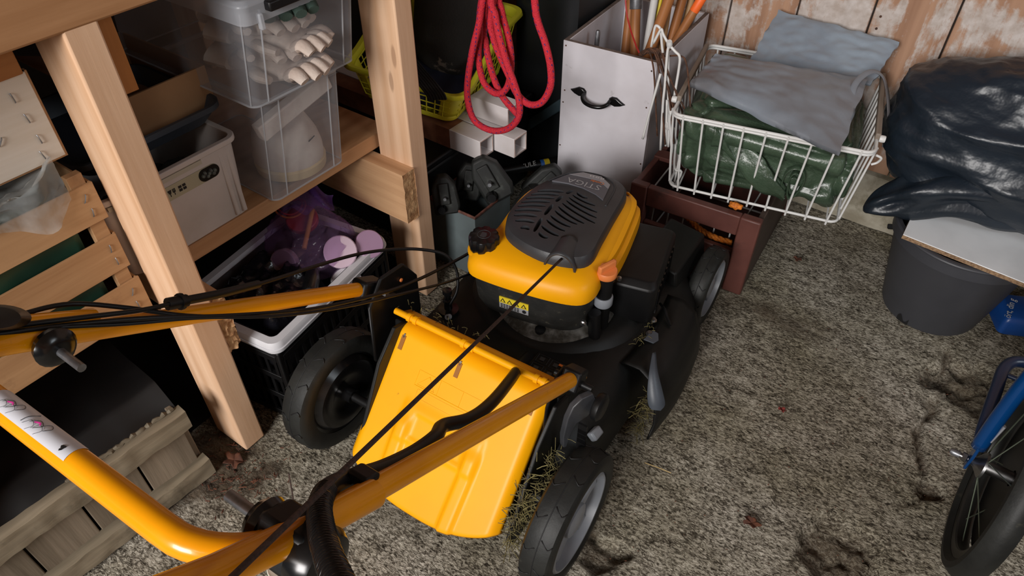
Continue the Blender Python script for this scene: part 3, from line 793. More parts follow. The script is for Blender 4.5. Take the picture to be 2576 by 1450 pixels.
# flap axes: x right, y down the flap, z (negated below) outward to the rear and up
FL = .280
def flap_out(u):                                       # lower edge: arc between the corners
    return FL+.052*(1-abs(2*u-1)**2.6)
def flapf(u, v):
    hw_top, hw_bot = .170, .173
    yv = v*flap_out(u)
    hw = hw_top+(hw_bot-hw_top)*min(1, yv/.25)
    x = (2*u-1)*hw
    z = .0
    e = min(u, 1-u)
    if e < .06: z -= .020*(1-e/.06)**2                # rolled edges
    if v < .10: z -= .020*(1-v/.10)**2                  # rolls over to the hinge
    if v > .975: z -= .006*((v-.975)/.025)**2
    # pressed relief: raised trapezoid with two channels, a shallow recess above them
    def step(a, b, q): t = max(0, min(1, (q-a)/(b-a))); return t*t*(3-2*t)
    for xc in (-.078, .078):
        d = abs(x-xc+.02*(yv-.2)*(1 if xc > 0 else -1))
        z += .007*(1-step(.010, .017, d))*step(.155, .185, yv)
    z += .004*(1-step(.082, .094, abs(x)))*step(.125, .15, yv)*(1-step(.205, .215, yv))
    z += .0035*(1-step(.055, .062, abs(x)))*step(.150, .158, yv)*(1-step(.195, .203, yv))*-1
    return FLM @ V((x, yv, z))
fl = MB().grid(flapf, 91, 81).build('rear_flap', MT['yellow'], MW, solid=.0035, ang=60)
hp = MB().tube([(-.180, HY+.004, HZ+.004), (.172, HY+.004, HZ+.004)], .0065, 14).build('hinge_rod', MT['yellow'], fl)
MB().grid(lambda u, v: V(((2*u-1)*.168, HY+.012+.020*v, HZ+.003-.012*v)), 20, 4).build('hinge_plate', MT['yellow'], fl, solid=.003)
for x in (-.145, -.02, .0, .135, .15, -.13):
    MB().tube([(x-.004, HY+.004, HZ+.004), (x+.004, HY+.004, HZ+.004)], .0088, 14).build('hinge_knuckle', MT['yellow'], fl)
for x in (-.142, -.012, .146):                          # dark slots below the hinge
    MB().box(x-.0045, x+.0045, .030, .058, -.0012, .0016, FLM).build('hinge_slot', mat('slot_shade', S(150, 92, 12), .6), fl)
    MB().box(x-.0016, x+.0016, .026, .034, -.004, .0016, FLM).build('hinge_spring', MT['steel'], fl)
# faint moulded pictogram frames on the flap
pg = MB()
def wirerect(x0, x1, y0, y1): pg.tube([FLM @ V(p) for p in ((x0, y0, 0), (x1, y0, 0), (x1, y1, 0), (x0, y1, 0))], .0007, 4, True)
for a, b in ((-.085, -.035), (-.035, .015), (.015, .075)): wirerect(a, b, .075, .105)
wirerect(-.075, .075, .110, .126)
pg.tube([FLM @ V(p) for p in ((-.08, .102, 0), (-.06, .079, 0), (-.042, .102, 0))], .0007, 4, True)
pg.build('moulded_pictogram', MT['yellow'], fl)

# ---- ENGINE
def E3(x, y, z): return EM @ V((x, y, z))
def ering(poly, z): return [E3(x, y, z) for x, y in poly]
def smooth_poly(P, k=5): return [(p.x, p.y) for p in spline([(x, y, 0) for x, y in P], k, True)]
def offs(poly, d):
    n = len(poly); out = []
    for i in range(n):
        a, b = V((*poly[i-1], 0)), V((*poly[(i+1) % n], 0)); t = (b-a).normalized()
        out.append((poly[i][0]-t.y*d, poly[i][1]+t.x*d))
    return out                                          # counter-clockwise polygons shrink for d > 0
COVER = smooth_poly([(-.166, -.120), (-.150, -.158), (-.105, -.170), (-.03, -.176), (.045, -.176), (.086, -.166), (.104, -.138), (.108, -.100), (.116, -.03), (.118, .06), (.116, .140), (.098, .172), (.04, .186), (-.03, .184), (-.085, .165), (-.125, .11), (-.138, .03), (-.142, -.05), (-.158, -.09)], 4)
sk = lambda P, k, cx=-.02, cy=.0: [(cx+(x-cx)*k, cy+(y-cy)*k) for x, y in P]
en = MB()
en.rings([ering(sk(COVER, .97), .318), ering(sk(COVER, 1.0), .312), ering(sk(COVER, 1.005), .322), ering(sk(COVER, .985), .340), ering(sk(COVER, .93), .352), ering(sk(COVER, .84), .359), ering(sk(COVER, .70), .364), ering(sk(COVER, .35), .366)])
yc = en.build('engine_cover', MT['yellow'], MW, ang=70)
# stepped yellow side panel along the right edge
for k_, (dx, z0, z1) in enumerate(((0.0, .300, .352), (.010, .286, .334))):
    sp_ = []
    for ex, ey in ((.100+dx, -.088), (.113+dx, -.03), (.116+dx, .07), (.112+dx, .150), (.094+dx*.5, .176)):
        sp_.append((ex, ey))
    path = [(p.x, p.y) for p in spline([(x, y, 0) for x, y in sp_], 5)]
    mb = MB()
    rows_ = []
    for zz, o_ in ((z0, 0), (z0+.004, .004), ((z0+z1)/2, .005), (z1-.006, .002), (z1, -.008), (z1, -.02)):
        rows_.append([E3(x+o_*(1 if y < .16 else .6), y, zz+(-.012 if (k_ == 1 and i < 2) else 0)) for i, (x, y) in enumerate(path)])
    n_ = len(path)
    mb.add([p for r_ in rows_ for p in r_], [(a*n_+b, a*n_+b+1, (a+1)*n_+b+1, (a+1)*n_+b) for a in range(len(rows_)-1) for b in range(n_-1)])
    mb.build('side_panel', MT['yellow'], yc, solid=.003)
# charcoal shroud below the yellow cover
SHR = smooth_poly([(-.150, -.115), (-.135, -.148), (-.09, -.160), (-.02, -.166), (.04, -.164), (.078, -.150), (.095, -.12), (.098, -.05), (.098, .10), (.07, .16), (0, .17), (-.08, .15), (-.13, .09), (-.138, -.02)], 4)
MB().rings([ering(sk(SHR, .82), .208), ering(sk(SHR, .93), .214), ering(sk(SHR, .985), .236), ering(SHR, .262), ering(sk(SHR, 1.012), .30), ering(sk(SHR, 1.0), .316)]).build('engine_shroud', MT['engine_black'], MW, ang=60)
# alloy flange under the shroud
MB().lathe([(.11, .186), (.128, .19), (.132, .199), (.128, .206), (.10, .216), (.08, .23)], 48, TR(.012, .40, 0)).build('engine_flange', MT['alu'], MW)
for a in (-1.35, -2.3, -.35):
    MB().lathe([(.011, 0), (.011, .012), (.006, .014), (0, .014)], 12, TR(.012+.112*math.cos(a), .40+.112*math.sin(a), .203)).build('flange_bolt', MT['black'], MW)
# charcoal grille dome with cut slots
GR = smooth_poly([(-.118, .0), (-.116, -.045), (-.098, -.088), (-.055, -.116), (0, -.130), (.058, -.124), (.082, -.098), (.086, -.04), (.09, .04), (.094, .125), (.080, .160), (.045, .176), (-.005, .172), (-.055, .142), (-.095, .09)], 4)
def gz(k): return {1.0: .362, .985: .377, .95: .3845, .86: .3885, .7: .3905, .45: .3915, .15: .3915}[k]
gm = MB()
gm.rings([ering(GR, .350)]+[ering(sk(GR, k, -.012, .02), gz(k)) for k in (1.0, .985, .95, .86, .7, .45, .15)])
go = gm.build('grille', MT['charcoal'], yc, ang=60)
cut = MB()
def slot(a, b, w, bend=0):
    a = V((*a, 0)); b = V((*b, 0)); d = (b-a).normalized(); nrm = V((-d.y, d.x, 0))
    n = 7; L = []; R_ = []
    for i in range(n):
        t = i/(n-1); c = a+(b-a)*t+nrm*bend*math.sin(PI*t); q = w*min(1, .45+3.0*min(t, 1-t))
        L.append(c+nrm*q); R_.append(c-nrm*q)
    poly = [(p.x, p.y) for p in R_+L[::-1]]
    cut.prism(poly, .353, .42, EM)
RS = [((-.035, -.055), (.007, -.074)), ((-.032, -.033), (.014, -.055)), ((-.029, -.017), (.020, -.039)), ((-.026, .002), (.030, -.026)), ((-.024, .018), (.042, -.018)), ((-.020, .032), (.062, -.008)), ((-.015, .044), (.060, .010)), ((-.013, .056), (.056, .028)), ((-.009, .068), (.046, .048)), ((-.003, .079), (.024, .067)), ((-.033, -.077), (-.011, -.087))]
LS = [((-.073, -.074), (-.054, -.073)), ((-.091, -.056), (-.052, -.050)), ((-.100, -.040), (-.054, -.030)), ((-.104, -.024), (-.051, -.009)), ((-.104, -.008), (-.049, .010)), ((-.102, .008), (-.045, .026)), ((-.098, .024), (-.041, .042)), ((-.092, .040), (-.036, .057)), ((-.083, .056), (-.030, .071))]
CS = [((-.043, -.078), (-.043, -.032)), ((-.041, -.020), (-.037, .020)), ((-.034, .032), (-.028, .056)), ((-.023, .067), (-.013, .083))]
for a, b in RS: slot(a, b, .0046, -.003)
for a, b in LS: slot(a, b, .0054, .003)
for a, b in CS: slot(a, b, .0040)
co = cut.build('cutter', MT['ink'], yc)
bm_ = go.modifiers.new('slots', 'BOOLEAN'); bm_.object = co; bm_.operation = 'DIFFERENCE'; bm_.solver = 'EXACT'
dg = bpy.context.evaluated_depsgraph_get(); dg.update()
nm = bpy.data.meshes.new_from_object(go.evaluated_get(dg)); go.modifiers.clear(); go.data = nm
bpy.data.objects.remove(co)
for p in nm.polygons: p.use_smooth = True
nm.set_sharp_from_angle(angle=math.radians(35))
# slot floors: dark mesh inside
# raised sticker at the back of the grille, lettering read from the front
LB = [(-.066, .100), (-.040, .136), (-.012, .154), (.030, .152), (.056, .128), (.056, .070), (.036, .084), (.004, .097), (-.03, .102)]
lab = MB(); lab.prism([(x, y) for x, y in LB], .389, .3935, EM); lab.build('label_plate', MT['slate'], go, bevel=.0006)
lab2 = MB(); lab2.prism([(-.038, .136), (-.012, .1535), (.030, .1515), (.0555, .128), (.0555, .112), (.03, .134), (-.005, .136)], .3935, .3940, EM); lab2.build('label_band', MT['silver'], go)
def eng_text(s, size, x, y, z, m, rz=PI, sx=1): text_part(s, size, EM @ TR(x, y, z) @ RZ(rz), m, go, 'lettering', sx=sx)
eng_text('STIGA', .025, .002, .112, .3942, MT['print_grey'], PI-.10, 1.15)
eng_text('Combi', .0115, .028, .127, .3945, MT['print_orange'], PI-.12)
eng_text('ST 55 2.4', .0085, .022, .1445, .3945, MT['print_white'], PI-.06)
rl = MB(); rl.tube([E3(*p) for p in ((-.075, .105, .388), (-.045, .143, .389), (-.012, .162, .388), (.034, .160, .388), (.066, .130, .389), (.066, .055, .391))], .0022, 8, k=6); rl.build('label_ridge', MT['charcoal'], go)
# starter-cord arch
AC = V((.029, -.116, .352))
ar = MB()
def archf(u, v):
    a = PI*u; r_ = .025+.004*(1-v)
    return EM @ (AC+V((r_*math.cos(a), -.018+.060*v, r_*1.45*math.sin(a)+.006*v)))
ar.grid(archf, 24, 8); ar.build('cord_arch', MT['charcoal'], go, solid=.004, soff=1)
MB().grid(lambda u, v: EM @ (AC+V(((-1+2*u)*.025, .016+.004*v, -.01+.044*v))), 8, 6).build('cord_recess', MT['ink'], go, solid=.002)
MB().lathe([(.005, 0), (.0085, .001), (.0085, .004), (.005, .005)], 20, EM @ TR(.029, -.103, .368) @ RX(PI/2+.5)).build('cord_eyelet', MT['zinc'], go)
# fuel cap
CM = EM @ TR(-.136, -.112, .346)
cp = MB(); CPO = []
for i in range(48):
    a = 2*PI*i/48; r_ = .029+(.0022 if math.sin(a*8) > -.35 else -.0012); CPO.append((r_*math.cos(a), r_*math.sin(a)))
cp.rings([[(x*.86, y*.86, 0) for x, y in CPO], [(x*.98, y*.98, .006) for x, y in CPO], [(x, y, .012) for x, y in CPO], [(x, y, .030) for x, y in CPO], [(x*.93, y*.93, .0345) for x, y in CPO], [(x*.6, y*.6, .036) for x, y in CPO]], M=CM)
fc = cp.build('fuel_cap', MT['black_gloss'], MW, ang=50)
fp = MB(); fp.box(-.006, .004, -.008, .006, .036, .0366, CM); fp.box(.004, .006, -.006, .002, .036, .0366, CM); fp.tube([CM @ V((.013*math.cos(a), .013*math.sin(a), .0364)) for a in [2*PI*i/24 for i in range(24)]], .0006, 4, True); fp.build('pump_symbol', MT['charcoal'], fc)
MB().lathe([(.034, -.006), (.034, .0), (.030, .003), (.026, .003)], 40, CM).build('filler_seat', MT['yellow'], yc)
# oil plug on its neck
OM = EM @ TR(.113, -.094, .0)
MB().lathe([(.016, .20), (.016, .33), (.0185, .331), (.0185, .338), (.015, .338)], 24, OM).build('filler_neck', MT['black'], MW)
op = MB().lathe([(.020, .338), (.0215, .341), (.0215, .351), (.020, .353), (0, .353)], 28, OM).build('oil_plug', MT['orange'], MW)
MB().box(-.021, .021, -.005, .005, .351, .369, OM @ RZ(1.0)).build('grip', MT['orange'], op, bevel=.003)
MB().lathe([(.018, .262), (.0195, .265), (.0195, .282), (.018, .285)], 24, OM).build('neck_band', MT['wheel_grey'], MW)
MB().lathe([(.0065, 0), (.0065, .006), (.004, .008), (0, .008)], 6, EM @ TR(.092, -.158, .262) @ RX(PI/2)).build('shroud_bolt', MT['steel'], MW)
MB().lathe([(.005, 0), (.005, .006), (0, .008)], 6, EM @ TR(.136, -.075, .318)).build('shroud_bolt', MT['steel'], MW)
MB().tube([E3(.105, -.125, .262), E3(.11, -.128, .20), E3(.10, -.11, .186)], .013, 12).build('drain_tube', MT['black'], MW)
# exhaust guard / air box on the right of the engine
ab = MB(); P_ = rrect(.105, .215, .018, 4, .158, .052)
ab.rings([ering(P_, .196), ering(sk(P_, 1.02, .158, .052), .25), ering(P_, .288), ering(sk(P_, .86, .158, .052), .300)])
abx = ab.build('exhaust_guard', MT['black'], MW, bevel=.003)
for i in range(9):
    MB().box(.2105, .2135, -.035+.019*i, -.027+.019*i, .215, .275, EM @ TR(0, 0, 0)).build('louvre', MT['black_gloss'], abx)
MB().rings([ering(sk(P_, .8, .15, .06), .190), ering(sk(P_, .8, .15, .06), .2)]).build('exhaust_mount', MT['alu'], MW)
# warning labels on the shroud face
def shroud_frame(x, z): return EM @ TR(x, -.1675, z) @ RX(PI/2)
LWM = EM @ TR(-.052, -.1655, .268) @ RZ(-.06) @ RX(PI/2+.03)
wl = MB().box(-.032, .032, -.006, .010, -.001, .0012, LWM).build('warning_label', MT['print_yellow'], MW)
for x in (-.024, -.009, .006, .022):
    MB().prism([(x-.006, -.003), (x+.006, -.003), (x, .008)], .0012, .0018, LWM).build('warning_triangle', MT['ink'], wl)
    MB().prism([(x-.0032, -.0015), (x+.0032, -.0015), (x, .005)], .0018, .0022, LWM).build('warning_triangle', MT['print_yellow'], wl)
wl2 = MB().box(-.032, .032, -.020, -.0065, -.001, .0012, LWM).build('notice_label', MT['print_grey'], MW)
lt = MB()
for r_ in range(3):
    for c_ in range(7): lt.box(-.029+.006*c_, -.0245+.006*c_, -.0185+.004*r_, -.0162+.004*r_, .0012, .0016, LWM)
lt.lathe([(.0045, .0012), (.0045, .0018)], 14, LWM @ TR(.023, -.013, 0)); lt.build('notice_print', MT['ink'], wl2)
# four pictogram squares on the deck
for i in range(2):
    for j in range(2):
        mb = MB(); x0, y0 = .078+.030*i, .205+.026*j
        DM = TR(x0, y0, .203-.0006*i) @ RZ(.05)
        mb.tube([DM @ V(p) for p in ((-.012, -.010, 0), (.012, -.010, 0), (.012, .010, 0), (-.012, .010, 0))], .0008, 4, True)
        mb.box(-.006, .004, -.004, .005, -.0004, .0006, DM); mb.build('deck_pictogram', MT['charcoal'], MW)
MB().hexa([(.055, .185, .16), (.135, .185, .16), (.135, .25, .16), (.055, .25, .16)], [(.058, .188, .2022), (.132, .188, .2016), (.132, .247, .2016), (.058, .247, .2022)]).build('pictogram_pad', MT['deck'], MW, bevel=.003)
MB().box(.112, .120, .234, .239, .2025, .2035).build('deck_sticker', MT['print_orange'], MW)

# ---- side discharge flap
SP = [(.205, .178), (.245, .182), (.276, .165), (.296, .125), (.306, .075), (.304, .045)]
def sidef(u, v):
    i = v*5; k_ = min(4, int(i)); t = i-k_
    x = SP[k_][0]+(SP[k_+1][0]-SP[k_][0])*t; z = SP[k_][1]+(SP[k_+1][1]-SP[k_][1])*t
    y = .330+.235*u
    y = y-(.0+.05*(1-u)*v*v)+(-.03*u*v*v)
    x += .012*math.sin(PI*u)
    return V((x, y, z))
sf = MB().grid(sidef, 16, 16).build('side_flap', MT['deck'], MW, solid=.004)
SL = [ml(1642, 888, .205), ml(1634, 935, .190), ml(1629, 985, .160), ml(1631, 1018, .138), ml(1640, 1032, .130)]
SR = [ml(1650, 886, .203), ml(1655, 935, .187), ml(1667, 985, .158), ml(1673, 1018, .136), ml(1662, 1034, .128)]
mb = MB(); A_, B2 = spline(SL, 5), spline(SR, 5)
mb.add([p for q in zip(A_, B2) for p in q], [(2*i, 2*i+1, 2*i+3, 2*i+2) for i in range(len(A_)-1)])
mb.build('flap_strap', MT['strap'], sf, solid=.003)
for (x, y, z) in ((.212, .468, .184), (.222, .427, .184)):
    MB().lathe([(.008, 0), (.008, .002), (.005, .002), (.005, .007), (0, .007)], 12, TR(x, y, z-.002)).build('flap_bolt', MT['steel'], sf)
MB().tube([(.205, .52, .186), (.222, .50, .196), (.236, .485, .190), (.25, .47, .186)], .003, 8, k=4).build('flap_spring', MT['black'], sf)
MB().prism([(-.010, 0), (.012, -.002), (.022, .010), (.020, .028), (.006, .032)], 0, .003, TR(.228, .405, .183) @ RY(.25) @ RZ(.35)).build('flap_latch', MT['strap'], sf, bevel=.001)
MB().prism([(-.011, -.014), (.009, -.016), (.012, .012), (-.006, .015)], -.008, .008, TR(.232, .168, .148) @ RY(.7)).build('foot_tab', MT['wheel_grey'], MW, bevel=.004)

# ---- handle
def HZy(y): return .326+.626*(.137-y)
HXR, HXL, TRAD = .200, -.225, .0135
def hp_(x, y, dz=0): return V((x, y, HZy(y)+dz))
pts = [hp_(HXR, .142), hp_(HXR, -.05), hp_(HXR, -.25), hp_(HXR, -.40)]
rb = .062
for i in range(1, 10):
    a = PI/2*i/10; pts.append(hp_(HXR-rb*(1-math.cos(a)), -.431-rb*math.sin(a)))
pts += [hp_(HXR-rb-.01, -.493), hp_(0, -.493), hp_(HXL+rb+.01, -.493)]
for i in range(1, 10):
    a = PI/2*(1-i/10); pts.append(hp_(HXL+rb*(1-math.cos(a)), -.431-rb*math.sin(a)))
pts += [hp_(HXL, -.40), hp_(HXL, -.25), hp_(HXL, -.05), hp_(HXL, .105)]
hand = MB().tube(pts, TRAD, 20).build('lower_handle', MT['yellow_tube'], MW, ang=50)
# upper handle tubes bolted outside the lower ones
for x, o_ in ((HXR+.010, .008), (HXL-.012, .008)):
    P_ = [hp_(x, -.345, o_), hp_(x, -.43, o_+.004), hp_(x, -.50, o_+.012), hp_(x, -.60, o_+.035), hp_(x, -.80, o_+.08)]
    uh = MB().tube(P_, .0148, 20, flat=1.0).build('upper_handle', MT['yellow_tube'], MW, ang=50)
# crossbar sticker with pen flowers
SN = (V((0, .530, .848))).normalized()
def stk(u, v):
    x = -.108+.122*u; a = .15+1.9*(v-.5)
    return hp_(x, -.493)+(V((0, .848, -.530))*-math.sin(a)*.0140+SN*math.cos(a)*.0140)
MB().grid(stk, 12, 14).build('bar_sticker', MT['sticker'], hand, ang=180)
def on_bar(x, a): return hp_(x, -.493)+(V((0, .848, -.530))*-math.sin(a)+SN*math.cos(a))*.01445
for x0 in (-.085, -.042):
    for j, (dx, da, w) in enumerate(((0, 0, .010), (.006, .25, .008), (-.006, .3, .008), (.012, -.2, .007))):
        MB().tube([on_bar(x0+dx-w*.6, .5+da), on_bar(x0+dx, .05+da), on_bar(x0+dx+w*.9, .25+da), on_bar(x0+dx+w*.3, .7+da)], .00022, 4, k=4).build('pen_flower', MT['ink'], hand)
    MB().tube([on_bar(x0-.002, .35), on_bar(x0+.003, .2), on_bar(x0+.006, .32)], .0008, 5, k=3, flat=.3).build('pink_petal', MT['print_pink'], hand)
MB().tube([on_bar(.002, .75), on_bar(.004, .6), on_bar(.001, .5), on_bar(.005, .42)], .0012, 5, k=3, flat=.3).build('ink_mark', MT['ink'], hand)
MB().tube([on_bar(-.056, .75), on_bar(-.054, .3), on_bar(-.05, -.3)], .0004, 4, k=3).build('pen_flower', MT['ink'], hand)
# joint knobs with long bolts
def knob(x, y, s, dz):
    p = hp_(x, y, dz)
    k_ = MB().lathe([(.012, 0), (.022, .004), (.024, .012), (.018, .020), (.010, .022)], 20, TR(*p) @ RY(PI/2*s)).build('clamp_knob', MT['black_gloss'], MW)
    return k_, p
k1, p1 = knob(HXR-.016, -.435, -1, .0)
MB().tube([p1+V((.0, 0, 0)), p1+V((-.056, .0, .004))], .0058, 12).build('joint_bolt', MT['zinc'], k1)
MB().box(-.020, .032, -.020, .018, -.021, .0245, TR(*(hp_(HXR, -.436))) @ RX(-.56)).build('joint_block', MT['black'], MW, bevel=.005)
MB().lathe([(.010, -.004), (.028, -.002), (.030, .014), (.026, .022), (.012, .026), (0, .026)], 28, TR(*hp_(HXR+.024, -.435, .0)) @ RY(PI/2)).build('clamp_disc', MT['black_gloss'], MW)
k2, p2 = knob(HXL+.014, -.405, 1, -.002)
MB().tube([p2, p2+V((.062, -.002, -.002))], .0052, 12).build('joint_bolt', MT['zinc'], k2)
# right pivot bracket and cam lever
MB().box(-.017, .017, -.018, .018, -.020, .019, TR(*hp_(HXR, .118)) @ RX(-.56)).build('pivot_clamp', MT['black'], MW, bevel=.004)
MB().prism([(.06, .19), (.17, .19), (.165, .30), (.13, .345), (.10, .345), (.07, .29)], -.003, .003, Matrix(((0, 0, 1, .176), (1, 0, 0, 0), (0, 1, 0, 0), (0, 0, 0, 1)))).build('pivot_plate', MT['black'], MW, bevel=.003)
MB().tube([hp_(.165, .118, -.006), hp_(.236, .118, -.006)], .006, 12).build('pivot_bolt', MT['black'], MW)
LV = TR(.232, .105, .300)
lv = MB().prism([(.018, .012), (.010, .030), (-.012, .032), (-.030, .020), (-.040, -.005), (-.046, -.050), (-.044, -.082), (-.037, -.086), (-.030, -.055), (-.020, -.030), (.004, -.026), (.016, -.010)], -.006, .006, LV @ RZ(-.45) @ Matrix(((0, 0, 1, 0), (1, 0, 0, 0), (0, 1, 0, 0), (0, 0, 0, 1)))).build('cam_lever', MT['charcoal'], MW, bevel=.0018)
MB().lathe([(.022, 0), (.025, .004), (.025, .012), (.02, .016)], 24, TR(.246, .115, .300) @ RY(PI/2)).build('pivot_washer', MT['black'], MW)
for i in range(4): MB().box(-.008, .008, -.002, .002, -.012, .012, LV @ TR(.012, -.028, -.025-.013*i)).build('lever_tooth', MT['black'], lv)
# left pivot bracket
MB().prism([(.05, .20), (.20, .20), (.20, .32), (.165, .375), (.10, .385), (.06, .34)], -.004, .004, Matrix(((0, 0, 1, -.200), (1, 0, 0, 0), (0, 1, 0, 0), (0, 0, 0, 1)))).build('pivot_plate', MT['black'], MW, bevel=.004)
MB().box(-.018, .018, -.03, .03, -.019, .019, TR(*hp_(HXL, .09)) @ RX(-.56)).build('pivot_clamp', MT['black'], MW, bevel=.006)
MB().lathe([(.007, 0), (.007, .004), (0, .005)], 10, TR(-.196, .105, .345) @ RY(PI/2)).build('pivot_bolt', MT['steel'], MW)
MB().lathe([(.004, 0), (.004, .002), (0, .003)], 10, TR(-.195, .150, .345) @ RY(PI/2)).build('orange_stud', MT['orange'], MW)
MB().box(-.004, .003, -.016, .016, -.002, .002, TR(-.193, .112, .338) @ RX(-.6)).build('pivot_pin', MT['steel'], MW)
# wash port on the deck
MB().lathe([(.022, .186), (.022, .194), (.009, .196), (.008, .215), (.011, .217), (.011, .222), (.007, .224), (.007, .238), (.010, .239), (.010, .248), (.006, .249)], 18, TR(-.170, .255, 0)).build('wash_port', MT['black_gloss'], MW)
MB().lathe([(.006, 0), (.006, .01), (.003, .01), (.003, .004)], 12, TR(-.150, .232, .200) @ RX(1.0)).build('deck_nozzle', MT['print_grey'], MW)

# ---- starter cord and conduits
cst = EM @ V((.029, -.108, .371))
MB().tube([cst, cst.lerp(ml(545, 1490, .80), .5)+V((0, 0, -.002)), ml(545, 1490, .80)], .0026, 8, k=8).build('starter_cord', MT['cord'], MW)
cpts = [ml(1330, 895, .215), ml(1308, 920, .262), ml(1285, 955, .335), ml(1235, 1015, .405), ml(1180, 1055, .445), ml(1115, 1072, .475), ml(1095, 1100, .505), ml(1040, 1140, .535), ml(960, 1180, .58), ml(880, 1205, .625), ml(830, 1225, .66), ml(805, 1270, .70), ml(808, 1330, .735), ml(826, 1400, .765), ml(856, 1475, .80), ml(900, 1560, .84)]
# ribbed corrugated hose
P_ = spline(cpts, 10)
sm_ = P_[:-46]
hose = MB().tube(sm_, .0098, 12, ang if False else False).build('control_conduit', MT['black'], MW)
rh = MB(); L_ = P_[-48:]
fine_ = []; s_acc = [0.0]
for i in range(len(L_)-1):
    m_ = max(1, int((L_[i+1]-L_[i]).length/.0009))
    for j in range(m_): fine_.append(L_[i].lerp(L_[i+1], j/m_))
for i in range(1, len(fine_)): s_acc.append(s_acc[-1]+(fine_[i]-fine_[i-1]).length)
nf = len(fine_)
rh.tube(fine_, lambda q: .0098+.0015*math.sin(s_acc[min(nf-1, int(q*(nf-1)+.5))]*2*PI/.0052), 14); rh.build('corrugated_hose', MT['black_gloss'], MW, ang=180)
MB().box(-.014, .012, -.012, .012, -.010, .006, TR(*hp_(HXR-.010, -.335, .016)) @ RX(-.56)).build('cable_clip', MT['black'], MW, bevel=.004)
# black cables along the left tube
def cable(pp, r=.0032, name='control_cable', k=6): return MB().tube(pp, r, 8, k=k).build(name, MT['black'], MW, ang=180)
def cl(x, y, h): return ml(x, y, h)
cable([cl(-120, 850, .745), cl(30, 822, .70), cl(200, 800, .665), cl(360, 780, .63), cl(470, 755, .60), cl(640, 718, .53), cl(800, 668, .455), cl(900, 640, .405), cl(985, 628, .37), cl(1060, 628, .345), cl(1120, 642, .32), cl(1148, 680, .285), cl(1150, 730, .245), cl(1130, 770, .215)])
cable([cl(-60, 838, .715), cl(60, 790, .69), cl(180, 765, .665), cl(320, 775, .635), cl(470, 795, .60), cl(620, 795, .545), cl(800, 775, .475), cl(960, 738, .405), cl(1060, 700, .345), cl(1175, 640, .30), cl(1230, 600, .28)])
cable([cl(-60, 850, .71), cl(120, 826, .675), cl(320, 815, .635), cl(500, 800, .595), cl(700, 795, .53), cl(870, 772, .46), cl(1000, 742, .39), cl(1120, 712, .32), cl(1180, 690, .28)], .0026)
cable([cl(-40, 846, .708), cl(90, 828, .684), cl(200, 815, .66), cl(380, 800, .63), cl(560, 795, .58), cl(760, 782, .50)], .003)
# adjuster sleeve on the upper cable and thick sheath
MB().tube([cl(420, 766, .612), cl(470, 756, .60)], .0085, 12).build('cable_adjuster', MT['black'], MW)
MB().tube([cl(450, 760, .604), cl(458, 758, .602)], .0115, 12).build('adjuster_collar', MT['black'], MW)
MB().tube([cl(470, 756, .60), cl(560, 738, .57), cl(650, 715, .53)], .0062, 10, k=4).build('cable_sheath', MT['black'], MW)
# bail lever housing at the left end of the upper handle
def bail(u, v):
    a = 2*PI*u
    return MWI @ at_z(-10+90*math.cos(a)*(1-.3*v), 800+34*math.sin(a)*(1-.2*v), .70+.03*v)
MB().rings([[bail(i/24, q) for i in range(24)] for q in (0, .5, 1)]).build('lever_housing', MT['black'], MW, ang=60)
# dry clippings caught along the right cheek and the side flap
gc = MB()
rnd = random.Random(3)
def blades(n, fn, L=(.012, .03)):
    for i in range(n):
        p = V(fn()); d = V((rnd.uniform(-1, 1), rnd.uniform(-1, 1), rnd.uniform(-.7, .5))).normalized()*rnd.uniform(*L)
        gc.tube([p, p+d*.5+V((0, 0, .002)), p+d], rnd.uniform(.0004, .0009), 3)
blades(150, lambda: (rnd.uniform(.193, .222), rnd.uniform(-.06, .07), rnd.uniform(.16, .24)-abs(rnd.gauss(0, .02))))
blades(160, lambda: (rnd.uniform(.19, .205), rnd.uniform(-.09, .0), rnd.uniform(.06, .17)))
blades(110, lambda: (rnd.uniform(.262, .285), rnd.uniform(.27, .36), rnd.uniform(.02, .13)))
blades(36, lambda: (rnd.uniform(.205, .225), rnd.uniform(.38, .46), rnd.uniform(.178, .188)), (.006, .015))
blades(50, lambda: (rnd.uniform(-.19, .0), rnd.uniform(.125, .16), rnd.uniform(.285, .295)), (.006, .016))
go_ = gc.build('grass_clippings', MT['grass'], MW); go_['kind'] = 'stuff'

# ================================================================== FLOOR LEFT: weathered crate, pole, lid
WCR = math.atan2(-.02, .5)
t = thing('weathered_crate', 'grey weathered wooden crate on the floor at the lower left', 'crate', (-.957, .29, 0), math.radians(-3.5))
# local: front face on x=0 facing +x, runs along -y
for (z0, z1) in ((.004, .048), (.158, .205)):
    def rail(u, v, z0=z0, z1=z1):
        a = u*4; i = int(a) % 4; q = a-int(a); c = [(-.020, z0), (.004, z0), (.004, z1), (-.020, z1)]
        x = c[i][0]+(c[(i+1) % 4][0]-c[i][0])*q; z = c[i][1]+(c[(i+1) % 4][1]-c[i][1])*q
        y = .012-.60*v
        return V((x+N((x, y, z), 40)*.003, y, z+N((y*1, z, x), 22)*.004))
    mb = MB(); mb.grid(rail, 40, 60, cu=True)
    mb.box(-.017, .001, .010, .0125, z0+.003, z1-.003)
    mb.build('rail', MT['grey_y'], t)
yy = .0; k = 0
for w in (.098, .104, .100, .108, .1):
    MB().box(-.028, -.018, yy-w+.003, yy-.001, .006+.002*(k % 2), .188+.004*(k % 3)).build('board', MT['grey_z'], t, bevel=.0015)
    yy -= w; k += 1
MB().box(-.30, -.028, -.002, .010, .006, .17).build('end_board', MT['grey_z'], t, bevel=.002)
MB().box(-.30, -.28, -.52, -.002, .006, .185).build('board', MT['grey_z'], t, bevel=.002)
